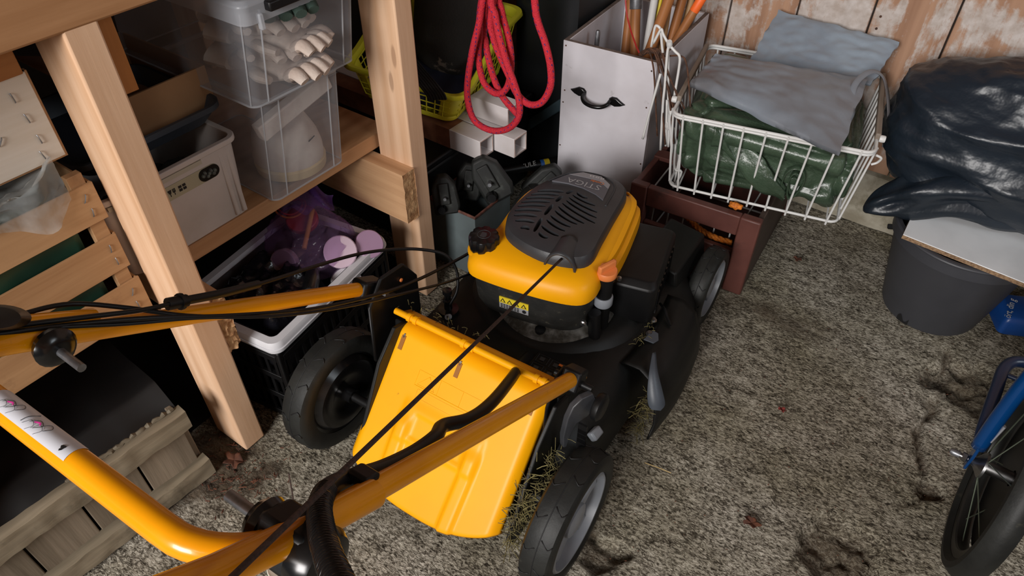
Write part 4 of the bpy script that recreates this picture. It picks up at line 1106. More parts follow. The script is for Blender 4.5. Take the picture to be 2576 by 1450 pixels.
MB().box(-.28, -.028, -.52, -.002, .004, .014).build('bottom', MT['grey_z'], t)
MB().box(-.30, -.028, -.53, -.52, .006, .19).build('end_board', MT['grey_z'], t, bevel=.002)
MB().tube([(-.018+.001*math.sin(i*1.9), .0-.006*i, .206+.0012*math.sin(i*2.5)) for i in range(34)], lambda q: .0042+.0012*math.sin(q*33*2.6), 8).build('jute_edge', MT['grey_y'], t)
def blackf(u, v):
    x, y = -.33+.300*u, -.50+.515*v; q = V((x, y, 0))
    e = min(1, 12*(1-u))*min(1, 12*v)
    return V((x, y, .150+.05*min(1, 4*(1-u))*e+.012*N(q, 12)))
o = MB().grid(lambda u, v: WM(t) @ blackf(u, v), 50, 80).build('crate_shade_sheet', mat('crate_shade_sheet', S(9, 8, 9), .6), ang=180)  # added near-black fill, paints the darkness of the crate interior
tag(o, 'added black sheet standing in for the dark inside the weathered crate', 'sheet')
tag(MB().tube([(-1.19, .345, .012), (-1.36, .19, .30)], .013, 14).build('wooden_pole', MT['pole']), 'thin greenish pole leaning in the dark under the fruit crate', 'pole')
# small white lid lying on the floor under the handle joint
t = thing('cream_disc', 'round cream jar lid lying on the floor below the handle joint', 'jar lid', at_z(722, 1428, .0)+V((0, 0, -.001)))
MB().lathe([(.030, .0), (.0335, .001), (.034, .012), (.032, .014), (.029, .012), (0, .012)], 36).build('disc', mat('cream_lid', S(206, 198, 184), .5), t)
MB().lathe([(.0341, .002), (.0352, .003), (.0352, .010), (.0341, .011)], 36).build('rim', mat('lid_rim', S(70, 92, 78), .4), t)

# ================================================================== BLACK CRATE WITH WHITE TRAY RIM, PURPLE BAG
CRT = math.radians(8.4)
cor = V((-.906, .485, 0))
cM = TR(*cor) @ RZ(CRT)                    # local: +y along the long visible side, -x to the left
t = thing('black_mesh_crate', 'black slotted plastic crate on the floor beside the rear wheel', 'crate', M=cM @ TR(-.135, .19, 0))
off = TR(.135, -.19, 0)
W_, D_, H_ = .262, .372, .222
for x in (0, -W_):
    for y in (.006, D_-.006):
        MB().box(x-.012 if x == 0 else x, x if x == 0 else x+.012, y-.006, y+.006, 0, H_, off).build('corner', MT['black'], t, bevel=.003)
for i in range(15):
    y = .022+.0235*i
    MB().box(-.005, -.001, y-.004, y+.004, .01, H_-.02, off).build('bar', MT['black'], t)
for i in range(11):
    x = -.02-.0225*i
    MB().box(x-.004, x+.004, .002, .006, .01, H_-.02, off).build('bar', MT['black'], t)
for z in (.01, .075, .14, H_-.022):
    MB().box(-.007, .0, .012, D_-.012, z-.008, z+.008, off).build('band', MT['black'], t, bevel=.001)
    MB().box(-W_+.012, -.012, .0, .007, z-.008, z+.008, off).build('band', MT['black'], t, bevel=.001)
MB().box(-W_, -W_+.006, .012, D_-.012, 0, H_, off).build('panel', MT['black'], t)
MB().box(-W_+.012, -.012, D_-.006, D_, 0, H_, off).build('panel', MT['black'], t)
MB().box(-W_+.006, -.007, .007, D_-.006, .0, .006, off).build('bottom', MT['black'], t)
tr_ = thing('white_tray', 'white rounded rim tray set on the black slotted crate', 'tray', M=cM @ TR(-.131, .186, .2225))
wr_ = MB()
def tring(w, d, r, z): return [(x, y, z) for x, y in rrect(w, d, r, 6)]
wr_.rings([tring(.250, .360, .018, -.012), tring(.254, .364, .018, -.001), tring(.270, .380, .022, .0), tring(.274, .384, .024, .010), tring(.274, .384, .024, .022), tring(.268, .378, .022, .028), tring(.236, .346, .014, .028), tring(.232, .342, .012, .020), tring(.226, .336, .010, -.012)], False, False)
wr_.build('tray_body', MT['white_tray'], tr_, ang=35)
MB().tube(tring(.276, .386, .025, .012), .0016, 6, True).build('rim_line', MT['white_tray'], tr_)
MB().rings([tring(.222, .332, .010, .020), tring(.206, .316, .010, -.146)], False, False).build('liner', mat('dark_liner', S(30, 30, 34), .5), tr_, solid=.001)
MB().rings([tring(.206, .316, .010, -.147), tring(.206, .316, .010, -.140)]).build('liner_floor', mat('dark_liner2', S(26, 26, 30), .5), tr_)
# jars and lids inside, then the purple film bag over them
TM = cM @ TR(-.131, .186, .2225)
def jar(x, y, z, r, h, rx, ry, body, lidm, label, rz=0):
    M = TM @ TR(x, y, z) @ RZ(rz) @ RX(rx) @ RY(ry)
    o = thing('jar', label, 'jar', M=M, group='jars in the white tray')
    MB().lathe([(r*.9, -h*.5), (r*.96, -h*.47), (r*.96, h*.3), (r*.9, h*.36)], 28).build('body', body, o)
    MB().lathe([(r*.95, h*.32), (r, h*.34), (r, h*.48), (r*.94, h*.5), (0, h*.495)], 28).build('lid', lidm, o)
glass = mat('dim_glass', S(60, 58, 66), .15, c2=S(84, 76, 88), ns=9)
jar(.070, .098, .020, .036, .09, .55, .55, glass, MT['lilac'], 'jar with a large pale lid under the purple bag near the tray corner')
jar(.098, .150, .014, .032, .08, .35, .75, glass, mat('mauve_lid', S(166, 132, 160), .5), 'jar with a mauve lid at the right corner of the white tray')
jar(.088, .078, -.030, .034, .08, .9, .75, glass, mat('white_lid', S(206, 200, 206), .5), 'jar with a white lid low against the front of the tray')
jar(-.015, .045, .010, .034, .09, 1.1, .1, glass, mat('clear_lid', S(150, 134, 152), .2), 'clear lidded jar lying left of the pale lidded jars')
jar(-.06, .14, .02, .036, .09, .3, .2, glass, MT['red_plastic'], 'jar with a red lid at the back of the purple bag')
o = thing('black_torch', 'black cylindrical torch lying across the white tray', 'torch', M=TM @ TR(.062, .018, .030) @ RZ(-.95) @ RY(1.42))
MB().lathe([(.017, -.075), (.019, -.07), (.019, -.03), (.0155, -.026), (.0155, .075), (.012, .082)], 20).build('barrel', MT['black_gloss'], o)
MB().lathe([(.0195, -.068), (.0205, -.066), (.0205, -.050), (.0195, -.048)], 20).build('collar', MT['black'], o)
tag(MB().tube([TM @ V((.0, .065, .035)), TM @ V((-.035, .15, .075))], .0055, 10).build('wooden_stick', mat('amber_wood', S(206, 146, 70), .5)), 'short amber wooden stick inside the purple bag', 'stick')
for i, (rr, zz, mm, nm_) in enumerate(((.034, .084, mat('amber_cable', S(206, 120, 60), .4), 'orange coiled cord loop at the top of the purple bag'), (.027, .087, MT['red_plastic'], 'red coiled cord loop inside the orange loop'))):
    tag(MB().tube([TM @ V((-.075+rr*math.cos(a), .125+rr*math.sin(a), zz+.004*math.sin(a*2))) for a in [2*PI*j/36 for j in range(36)]], .0022, 8, True).build('cord_loop', mm), nm_, 'cord')
def bagf(u, v):
    a = 2*PI*u; b = v
    ex = 2.6
    c, s_ = math.cos(a), math.sin(a)
    k_ = (abs(c)**ex+abs(s_)**ex)**(-1/ex)
    r = math.cos(b*PI/2)**.55
    x = .005+.100*c*k_*r; y = .085+.085*s_*k_*r; z = .012+.105*math.sin(b*PI/2)**1.15
    if v > .8: x -= .055*(v-.8)/.2; y += .04*(v-.8)/.2; z += .03*(v-.8)/.2
    p = V((x, y, z)); q = p*22
    d = noise.ridged_multi_fractal(q, .9, 2.1, 4, .9, 2.0)*.010-.010
    return TM @ (p+V((c, s_, .6))*d*(1 if v < .97 else .2))
bag_ = MB().grid(bagf, 90, 44, cu=True).build('purple_bag', MT['purple_bag'], ang=180)
tag(bag_, 'translucent purple plastic bag draped over jars in the white tray', 'plastic bag')
pk = MB().grid(lambda u, v: TM @ V((-.055+.075*u+.012*math.sin(v*5), .085+.075*u*.6+.05*v, .105+.05*v*(1-abs(2*u-1))+.012*math.sin(u*9+v*4))), 24, 14).build('bag_neck', sheer('purple_film_fold', S(112, 72, 150), .55, .3, .4, 26), bag_, True, ang=180)
def darkf(u, v):
    x, y = -.104+.208*u, -.158+.175*v
    e = max(0, min(1, 7*min(u, 1-u)))*max(0, min(1, 7*min(v, 1.4-v)))
    q = V((x, y, 0))
    return TM @ V((x, y, -.03+.055*e+.02*N(q, 18)*e+.012*noise.ridged_multi_fractal(q*24, 1, 2, 3, .9, 2)*e))
tag(MB().grid(darkf, 70, 60).build('dark_film', mat('dark_film', S(20, 20, 26), .22, bump=.5, bs=40, bd=.006), ang=180), 'crumpled dark plastic film filling the near half of the white tray', 'plastic film')

# ================================================================== BEHIND THE FAR POST: metal box, rack, tubes, basket, rope, case
t = thing('grey_metal_box', 'open grey metal box with a rusty rim behind the far bench post', 'metal box', (-.957, 1.16, 0))
X0, X1, Y0, Y1, HB = -1.03, -.884, 1.085, 1.235, .196
for a in ((X0, X1, Y0, Y0+.003), (X0, X1, Y1-.003, Y1), (X0, X0+.003, Y0+.003, Y1-.003), (X1-.003, X1, Y0+.003, Y1-.003)):
    MB().box(*a, 0, HB).build('side', MT['metal_box'], t, True)
MB().box(X0+.003, X1-.003, Y0+.003, Y1-.003, 0, .004).build('bottom', MT['metal_box'], t, True)
MB().tube([(X0, Y0, HB), (X1, Y0, HB), (X1, Y1, HB), (X0, Y1, HB)], .0042, 8, True).build('rusty_rim', mat('rusty_edge', S(120, 76, 64), .8, c2=S(84, 54, 46), ns=80), t, True)
# roof rack bar and its clamps
blk = mat('dusty_black', S(24, 26, 25), .6, c2=S(36, 38, 36), ns=30, dirt=S(70, 74, 70), ds=30, dr=(.58, .74))
pa, pb = at_x(1235, 436, -.965), V((0, 0, 0))
pa = at_z(1235, 437, .10); pb = at_z(1420, 402, .10)
d_ = (pb-pa).normalized()
rk = thing('roof_rack', 'black roof rack bar with printed brand band behind the engine', 'roof rack', (pa+pb)/2)
MB().tube([pa-d_*.32, pb+d_*.04], .0132, 18).build('bar', MT['black'], rk, True)
la, lb = at_z(1290, 426, .10), at_z(1348, 415, .10)
BMx = frame((la+lb)/2+V((0, 0, 0)), V((.35, -.62, .70)), d_)
nrm_ = V(BMx.col[2][:3]); BMx.translation = (la+lb)/2+nrm_*.0135
BMl = WM(rk).inverted() @ BMx
text_part('THULE', .019, BMl @ TR(.006, 0, 0), MT['print_white'], rk, 'lettering', sx=1.05)
for i in range(3): MB().prism([(-.004, -.007), (-.001, -.007), (.004, .007), (.001, .007)], 0, .0005, BMl @ TR(-.045-.006*i, 0, 0)).build('slash_mark', MT['print_white'], rk)
def band(a, b, m, nm):
    MB().tube([pa.lerp(pb, a), pa.lerp(pb, b)], .0134, 18).build(nm, m, rk, True)
band(.66, .71, MT['print_blue'], 'blue_band'); band(.71, .78, MT['print_yellow'], 'yellow_band')
def clamp(name, label, M, sc=1.0):
    o = thing(name, label, 'rack clamp', M=M, group='roof rack clamps')
    MB().prism([(-.03, 0), (.03, 0), (.036, .02), (.03, .075), (.012, .10), (-.014, .10), (-.03, .07)], -.018*sc, .018*sc).build('body', blk, o, bevel=.006)
    MB().prism([(-.012, .03), (.012, .03), (.012, .085), (-.012, .085)], .018*sc, .026*sc).build('jaw_plate', blk, o, bevel=.002)
    MB().lathe([(.011, 0), (.012, .004), (.009, .016), (0, .016)], 14, TR(-.012, .02, .018*sc)).build('wing_nut', MT['black_gloss'], o)
    MB().tube([(.0, .05, -.02), (.0, .05, .04)], .004, 8).build('bolt', MT['zinc'], o)
    return o
def camf(x, y, z, roll): 
    p = at_z(x, y, z); n_ = V((CAM.x-p.x, CAM.y-p.y, .35*(CAM.z-p.z))).normalized()
    return frame(p, n_, CR) @ RZ(roll)
clamp('rack_clamp', 'dusty black rack clamp standing at the left corner of the grey metal box', camf(1125, 535, .185, .10) @ Matrix.Scale(1.0, 4), 1.0)
clamp('rack_clamp', 'long black rack clamp tilted to the left over the metal box', camf(1262, 500, .19, .50) @ Matrix.Scale(1.25, 4), .8)
clamp('rack_clamp', 'black rack clamp standing between the two others in the metal box', camf(1172, 500, .17, -.15) @ Matrix.Scale(1.0, 4), .9)
clamp('rack_clamp', 'black rack clamp half hidden behind the engine cover', camf(1330, 490, .15, -.8) @ Matrix.Scale(1.1, 4), .9)
# black chest that carries the tubes
t = thing('black_chest', 'low black storage chest in the dark behind the far post', 'chest', (-1.32, 1.32, 0))
MB().box(-1.62, -1.045, 1.09, 1.56, 0, .262).build('body', MT['black'], t, True, bevel=.01)
MB().box(-1.63, -1.04, 1.08, 1.57, .262, .283).build('lid', MT['black'], t, True, bevel=.006)
def sq_tube(name, label, x0, x1, yc, z0, w, sleeve=None, rz=0.0):
    o = thing(name, label, 'steel tube', (x1, yc, z0), rz, group='white square tubes')
    h = w/2; th = .003; L = x1-x0
    ro = [(-h, 0), (h, 0), (h, w), (-h, w)]; ri = [(-h+th, th), (h-th, th), (h-th, w-th), (-h+th, w-th)]
    R_ = lambda P, x: [(x, y, z) for y, z in P]
    mb = MB(); mb.rings([R_(ri, -L), R_(ro, -L), R_(ro, 0), R_(ri, 0), R_(ri, -L*.7)], False, False)
    mb.build('tube_wall', MT['tube_white'], o, bevel=.0012)
    MB().tube([(0, -h+th, th), (0, h-th, th), (0, h-th, w-th), (0, -h+th, w-th)], .0012, 4, True).build('cut_edge', mat('rusty_cut', S(168, 130, 110), .8, c2=S(196, 176, 168), ns=60), o)
    if sleeve:
        mb = MB(); k_ = .0007
        ro2 = [(-h-k_, -.0), (h+k_, -.0), (h+k_, w+k_), (-h-k_, w+k_)]
        mb.rings([R_(ro2, sleeve[0]), R_(ro2, sleeve[1])], False, False); mb.build('brown_sleeve', mat('brown_wrap', S(140, 92, 66), .8, c2=S(116, 74, 52), ns=20), o)
    return o
sq_tube('square_tube', 'white square steel tube with a brown wrapped stretch, front one of three', -1.60, -.945, 1.220, .2835, .054, (-.56, -.098), -.02)
sq_tube('square_tube', 'white square steel tube reaching farthest right of the three', -1.60, -.882, 1.278, .2835, .054, None, -.02)
sq_tube('square_tube', 'white square steel tube lying on top of the other two', -1.045, -.925, 1.310, .3385, .054, None, -.02)
MB().tube([(-.94, 1.315, .352), (-.93, 1.322, .352)], .004, 8)
# lime laundry basket
BT = TR(-1.052, 1.219, .3420) @ RZ(math.radians(13.5)) @ RY(.10)
bk = thing('laundry_basket', 'lime yellow slotted laundry basket on the white square tubes', 'laundry basket', M=BT)
# local: near corner of the base at (0,0), +y along the visible long side, -x to the left; rim dips towards the near end
bw, bl_, flare = .26, .33, .026
def bhy(y): t_ = max(0, min(1, (y+.02)/.24)); return .098+.075*t_*t_*(3-2*t_)
def bside(u, v, side):
    f = flare*v
    if side == 0: x, y = f, -f+(bl_+2*f)*u
    elif side == 1: x, y = -bw-f+(bw+2*f)*u, -f
    elif side == 2: x, y = -bw-f, -f+(bl_+2*f)*u
    else: x, y = -bw-f+(bw+2*f)*u, bl_+f
    return V((x, y, bhy(y)*v))
for side, n in ((0, 13), (1, 10), (2, 13), (3, 10)):
    for j in range(n+1):
        u = .10+.86*j/n if side in (0, 2) else .06+.82*j/n
        MB().tube([bside(u, .12, side), bside(u, .84, side)], .0018, 4).build('slot_bar', MT['lime'], bk)
    for v in (.13, .31, .49, .67, .83):
        MB().tube([bside(.06, v, side), bside(.5, v, side), bside(.94, v, side)], .0017, 4, k=6).build('slot_rail', MT['lime'], bk)
def rr_ring(v, grow=0.0, dz=0.0):
    f = flare*v+grow
    return [(x, y, bhy(y)*v+dz) for x, y in rrect(bw+2*f, bl_+2*f, .032, 7, -bw/2, bl_/2)]
def dens(P):
    out = []
    for i_ in range(len(P)):
        a, b = V(P[i_]), V(P[(i_+1) % len(P)])
        m_ = max(1, int((b-a).length/.02))
        for q in range(m_): out.append(a.lerp(b, q/m_))
    return out
def rr2(v, grow=0.0, dz=0.0):
    f = flare*v+grow
    P = dens([(x, y, 0) for x, y in rrect(bw+2*(flare+.02), bl_+2*(flare+.02), .04, 7, -bw/2, bl_/2)])
    sx = (bw+2*f)/(bw+2*(flare+.02)); sy = (bl_+2*f)/(bl_+2*(flare+.02))
    out = []
    for p in P:
        x = -bw/2+(p.x+bw/2)*sx; y = bl_/2+(p.y-bl_/2)*sy
        out.append(V((x, y, bhy(y)*v+dz)))
    return out
MB().rings([rr2(0, -.004), rr2(0), rr2(.13)], True, False).build('base', MT['lime'], bk, solid=.003)
MB().rings([rr2(.83), rr2(.96), rr2(1.0, .002), rr2(1.0, .013, .001), rr2(1.0, .016, -.009)], False, False).build('rim', MT['lime'], bk, solid=.003)
for cx_, cy_ in ((0, 0), (-bw, 0), (0, bl_), (-bw, bl_)):
    sx = 1 if cx_ == 0 else -1; sy = -1 if cy_ == 0 else 1
    def cf(u, v, sx=sx, sy=sy, cx_=cx_, cy_=cy_):
        vv = .10+.76*v; f = flare*vv; R_ = .034
        ccx, ccy = cx_+sx*(f-R_), cy_+sy*(f-R_); ext = .010
        if u < .2: x, y = ccx+sx*R_, ccy-sy*ext*(1-u/.2)
        elif u > .8: x, y = ccx-sx*ext*(u-.8)/.2, ccy+sy*R_
        else:
            a = PI/2*(u-.2)/.6; x, y = ccx+sx*R_*math.cos(a), ccy+sy*R_*math.sin(a)
        return V((x, y, bhy(y)*vv))
    MB().grid(cf, 14, 6).build('corner', MT['lime'], bk, solid=.003)
def bcloth(u, v):
    x, y = -bw+.01+(bw-.02)*u, .01+(bl_-.02)*v
    return BT @ V((x, y, .012+.05*math.sin(PI*min(1, u*1.0))*math.sin(PI*v)+.02*N((u*4, v*4, 0), 1.2)))
tag(MB().grid(bcloth, 30, 30).build('dark_blue_cloth', mat('dark_blue_cloth', S(22, 26, 48), .9), ang=180, solid=.004, soff=1), 'dark blue cloth in the bottom of the laundry basket', 'cloth')
# dark roll standing in the basket, webbing strap
t = thing('dark_mat_roll', 'dark grey stained mat roll standing in the lime laundry basket', 'mat roll', M=TR(-1.195, 1.395, .372) @ RX(-.06) @ RY(.05))
def rollf(u, v):
    a = 2*PI*u; r = .100+.006*N((math.cos(a), math.sin(a), v*2), 1.3)
    if v > .92: r *= 1-.5*((v-.92)/.08)**2
    if v < .2: r *= math.sqrt(max(.12, 1-((.2-v)/.2)**2))
    return V((r*math.cos(a), r*math.sin(a), .42*v))
MB().grid(rollf, 56, 40, cu=True).build('roll', MT['dark_cloth'], t, ang=180)
MB().lathe([(.0, .417), (.04, .418), (.05, .42)], 24).build('roll_end', MT['dark_cloth'], t)
def strapf(u, v):
    P_ = spline([at_z(1010, 130, .52), at_z(1050, 180, .50), at_z(1080, 215, .485), at_z(1096, 236, .462), at_z(1102, 250, .445)], 6)
    i = u*(len(P_)-1); k_ = min(len(P_)-2, int(i)); p = P_[k_].lerp(P_[k_+1], i-k_)
    return p+V((.05*(v-.5), .010*(v-.5), .012*(v-.5)))+V((0, -.001, .001))*math.sin(v*40)
tag(MB().grid(strapf, 40, 30).build('webbing_strap', MT['webbing'], solid=.003, ang=180), 'ribbed black webbing strap over the near edge of the laundry basket', 'strap')
# red rope loops
RP = 1.19
def rp(x, y, Y_=RP): return at_y(x, y, Y_)
rope_paths = [
    [(1218, -20), (1205, 60), (1188, 130), (1176, 210), (1178, 260), (1195, 305), (1235, 328), (1275, 325), (1302, 300), (1307, 262), (1295, 215), (1277, 165), (1258, 100), (1246, 40), (1238, -30)],
]
rt = thing('red_rope', 'red climbing rope with blue flecks hanging in loops from the bench end', 'rope', (-.9, 1.19, .4))
HK = V((-.845, 1.196, .985))
def rope(pts, name='loop', r=.0078):
    i0 = len(rt.children)*.006
    pts = [HK+V((-.012+i0, 0, .006)), HK+V((-.012+i0, .0, -.03))]+pts
    if pts[-1].z > .6: pts = pts+[HK+V((.004+i0, .004, -.03)), HK+V((-.002+i0, .002, .010))]
    P_ = spline(pts, 7)
    o = MB().tube(P_, r, 12).build(name, MT['red'], rt, True, ang=180)
    # blue tracer flecks winding round the rope
    fl_ = MB(); n = len(P_); acc = 0; k_ = 0
    for i in range(1, n-1):
        acc += (P_[i]-P_[i-1]).length
        if acc > .0095:
            acc = 0; k_ += 1
            tt = (P_[i+1]-P_[i-1]).normalized(); a = tt.orthogonal().normalized(); b = tt.cross(a)
            for q in (0, PI*.66, PI*1.33):
                w = q+k_*1.9; nn = a*math.cos(w)+b*math.sin(w)
                fl_.add([P_[i]+nn*(r+.0004)+tt*.0032+nn.cross(tt)*.0010, P_[i]+nn*(r+.0004)+tt*.0005-nn.cross(tt)*.0012, P_[i]+nn*(r+.0004)-tt*.0032-nn.cross(tt)*.0010, P_[i]+nn*(r+.0004)-tt*.0005+nn.cross(tt)*.0012], [(0, 1, 2, 3)])
    me = bpy.data.meshes.new('fleck'); inv = WM(rt).inverted(); me.from_pydata([tuple(inv @ p) for p in fl_.v], [], fl_.f)
    f = link('fleck', me, MT['fleck'], o); f['kind'] = 'stuff'
rope([rp(*p) for p in rope_paths[0]])
rope([rp(x, y, 1.215) for x, y in [(1214, -10), (1206, 90), (1204, 150), (1216, 205), (1240, 232), (1262, 234), (1279, 212), (1286, 160), (1280, 100), (1262, 30), (1256, -40)]])
rope([rp(x, y, 1.20) for x, y in [(1238, 20), (1240, 90), (1262, 150), (1280, 190), (1300, 235), (1330, 262), (1362, 258), (1384, 220), (1385, 170), (1372, 110), (1352, 50), (1344, -10)]])
rope([rp(x, y, 1.235) for x, y in [(1222, 40), (1222, 110), (1240, 190), (1262, 240), (1290, 275), (1304, 290)]])
hk = MB().tube([V((-.944, 1.2, .985)), V((-.90, 1.2, .985)), V((-.80, 1.196, .980)), V((-.785, 1.195, 1.00))], .006, 10)
hk.build('hook', MT['steel'], rt, True)
# tall black case in the corner
t = thing('black_case', 'tall black plastic case standing left of the white tool bin', 'case', (-1.02, 1.74, 0))
def casef(u, v):
    a = u*4; i = int(a) % 4; q = a-int(a); c = [(-1.125, 1.61), (-.925, 1.60), (-.925, 1.86), (-1.125, 1.87)]
    x = c[i][0]+(c[(i+1) % 4][0]-c[i][0])*q; y = c[i][1]+(c[(i+1) % 4][1]-c[i][1])*q
    z = .9*v
    if i == 0: y -= .016*math.sin(q*PI)*math.sin(v*PI)+.01*math.sin(q*9)*(1 if .1 < v < .95 else 0)*.5
    return V((x, y+.010*N((x*5, y*5, z*4), 1), z))
MB().grid(casef, 64, 30, cu=True).build('shell', MT['black_film'], t, True, ang=60)
MB().box(-1.12, -.93, 1.615, 1.86, .895, .91).build('top', MT['black_film'], t, True)
MB().hexa([(-1.082, 1.572, .128), (-.945, 1.572, .255), (-.945, 1.594, .255), (-1.082, 1.594, .128)], [(-1.082, 1.572, .165), (-.945, 1.572, .295), (-.945, 1.594, .295), (-1.082, 1.594, .165)]).build('base_strip', mat('blue_grey_strip', S(56, 72, 80), .5), t, True, bevel=.004)

# ================================================================== WHITE TOOL BIN
tbM = TR(-.772, 1.5, 0) @ RZ(math.radians(4))
tb = thing('white_tool_bin', 'tall white board bin with a black iron handle on its front', 'tool bin', M=tbM)
# local: x across front (centred), y into depth, front at y=0
tw, tdp, thh, th_ = .256, .36, .503, .012
MB().box(-tw/2, tw/2, 0, th_, 0, thh).build('front_board', MT['white_paint'], tb, bevel=.0015)
MB().box(-tw/2, -tw/2+th_, th_, tdp, 0, thh).build('side_board', MT['white_paint'], tb, bevel=.0015)
MB().box(tw/2-th_, tw/2, th_, tdp, 0, thh).build('side_board', MT['white_paint'], tb, bevel=.0015)
MB().box(-tw/2+th_, tw/2-th_, tdp-th_, tdp, 0, thh).build('back_board', MT['white_paint'], tb, bevel=.0015)
MB().box(-tw/2+th_, tw/2-th_, th_, tdp-th_, 0, .012).build('bottom', MT['white_paint'], tb)
worn = mat('worn_edge', S(120, 106, 98), .9, c2=S(96, 82, 76), ns=60)
MB().box(-tw/2+.001, tw/2-.001, .0015, th_-.001, thh-.0005, thh+.0006).build('worn_edge', worn, tb)
MB().box(-tw/2+.001, -tw/2+th_-.001, th_, tdp, thh-.0005, thh+.0006).build('worn_edge', worn, tb)
MB().box(tw/2-th_+.001, tw/2-.001, th_, tdp, thh-.0005, thh+.0006).build('worn_edge', worn, tb)
rnd = random.Random(11)
for x in (-tw/2+.008, tw/2-.010):
    for z in (.488, .37, .33, .20, .08):
        MB().lathe([(.0022, 0), (.0022, .0008), (0, .001)], 8, TR(x+rnd.uniform(-.003, .004), -.0002, z+rnd.uniform(-.02, .02)) @ RX(PI/2)).build('nail_head', MT['rust'], tb)
# iron handle: two leaf plates and a bow
HM = TR(-.020, -.001, .376) @ RX(PI/2) @ RZ(-.02)        # handle plane: x right, y up
leaf = [(-.002, .006), (.006, .013), (.020, .014), (.034, .006), (.047, .0), (.034, -.008), (.018, -.013), (.004, -.010), (-.002, -.005)]
hdl = thing('iron_handle', 'x', 'handle') if False else None
ih = MB().prism([(.034+x, y) for x, y in leaf], 0, .006, HM, .8).build('iron_handle', MT['black_gloss'], tb, bevel=.0015)
MB().prism([(-.034-x, y) for x, y in leaf][::-1], 0, .006, HM, .8).build('handle_leaf', MT['black_gloss'], ih, bevel=.0015)
MB().tube([HM @ V(p) for p in ((-.038, 0, .003), (-.035, -.006, .016), (-.022, -.011, .027), (0, -.013, .031), (.022, -.011, .027), (.035, -.006, .016), (.038, 0, .003))], .0056, 10, k=5).build('handle_bow', MT['black_gloss'], ih)
# tools standing inside
def tool(name, label, cat, lo, hi, r, m, extra=None, taper=None):
    lo, hi = V(lo), V(hi); zd = hi-lo; L = zd.length
    o = thing(name, label, cat, M=frame(lo, zd), group='tools in the white bin')
    MB().lathe([(r*.9, 0), (r, .01), (r, L*.9), (r*.96, L-.006), (r*.7, L)], 18).build('shaft', m, o)
    for nm, a, b, rr, mm in (extra or ()):
        MB().lathe([(rr*.97, a*L), (rr, a*L+.001), (rr, b*L-.001), (rr*.97, b*L)], 18).build(nm, mm, o)
    return o
FEET = [(x_, y_) for x_ in (-.845, -.805, -.765, -.725, -.695) for y_ in (1.58, 1.63, 1.68, 1.73, 1.78)]
def tp(x, y, Y_): return at_y(x, y, Y_)
def toolpx(name, label, cat, a, Ya, b, Yb, r, m, extra=None, ext=.30, down=None):
    A, B_ = tp(*a, Ya), tp(*b, Yb); d = (B_-A).normalized()
    s_ = (A.z-.03)/max(.05, d.z)
    lo = A-d*s_; 
    # keep the foot of the tool inside the bin
    FEET.sort(key=lambda q: (q[0]-lo.x)**2+(q[1]-lo.y)**2); q_ = FEET.pop(0)
    lo = V((q_[0], q_[1], .03))
    hi = B_+(B_-lo).normalized()*ext
    return tool(name, label, cat, lo, hi, r, m, extra)
toolpx('tool_shaft', 'dark brown wooden tool shaft at the left of the white bin', 'tool handle', (1575, 130), 1.70, (1588, 0), 1.74, .0125, MT['handle_z'])
toolpx('pipe_shaft', 'wooden shaft with a silver metal sleeve in the white bin', 'tool handle', (1615, 110), 1.66, (1600, 10), 1.72, .013, MT['handle_z'], [('metal_sleeve', .80, 1.0, .0165, MT['zinc'])], ext=.12)
toolpx('tool_shaft', 'thick brown wooden shaft leaning across the front of the bin', 'tool handle', (1625, 95), 1.62, (1682, 0), 1.70, .014, MT['handle_z'])
toolpx('white_pipe', 'slim white pipe standing behind the leaning brown shaft', 'pipe', (1632, 50), 1.74, (1646, 0), 1.78, .010, MT['print_white'])
toolpx('tool_shaft', 'pale wooden shaft with a blue painted band in the bin', 'tool handle', (1662, 80), 1.70, (1680, 15), 1.74, .0105, MT['handle2_z'], [('blue_band', .70, .82, .0112, MT['print_blue'])], ext=.25)
toolpx('tool_shaft', 'brown wooden shaft right of the blue banded one', 'tool handle', (1694, 80), 1.72, (1716, 0), 1.78, .0125, MT['handle_z'])
toolpx('tool_shaft', 'wooden shaft with a bright orange painted tip at the right', 'tool handle', (1700, 92), 1.66, (1752, 18), 1.74, .0115, MT['handle_z'], [('orange_tip', .925, .995, .0121, mat('orange_paint', S(246, 108, 40), .5))], ext=.035)
toolpx('tool_shaft', 'pale thin wooden shaft at the back of the white bin', 'tool handle', (1726, 60), 1.80, (1738, 0), 1.82, .009, MT['handle2_z'])
toolpx('yellow_cane', 'thin yellow cane behind the leaning brown shaft', 'cane', (1650, 40), 1.77, (1662, 0), 1.80, .005, MT['print_yellow'])
tool('iron_rod', 'short galvanized rod standing inside the left wall of the bin', 'rod', tbM @ V((-.085, .09, .03)), tbM @ V((-.082, .105, .50)), .0065, MT['zinc'])
tag(MB().tube([tp(1572, -60, 1.66), tp(1575, 20, 1.64), tp(1585, 70, 1.62), tp(1600, 115, 1.58), tp(1611, 146, 1.545), V((-.70, 1.56, .40)), V((-.70, 1.58, .25))], .0022, 8, k=5).build('red_wire', MT['red_plastic']), 'thin red wire hanging into the white tool bin', 'wire')
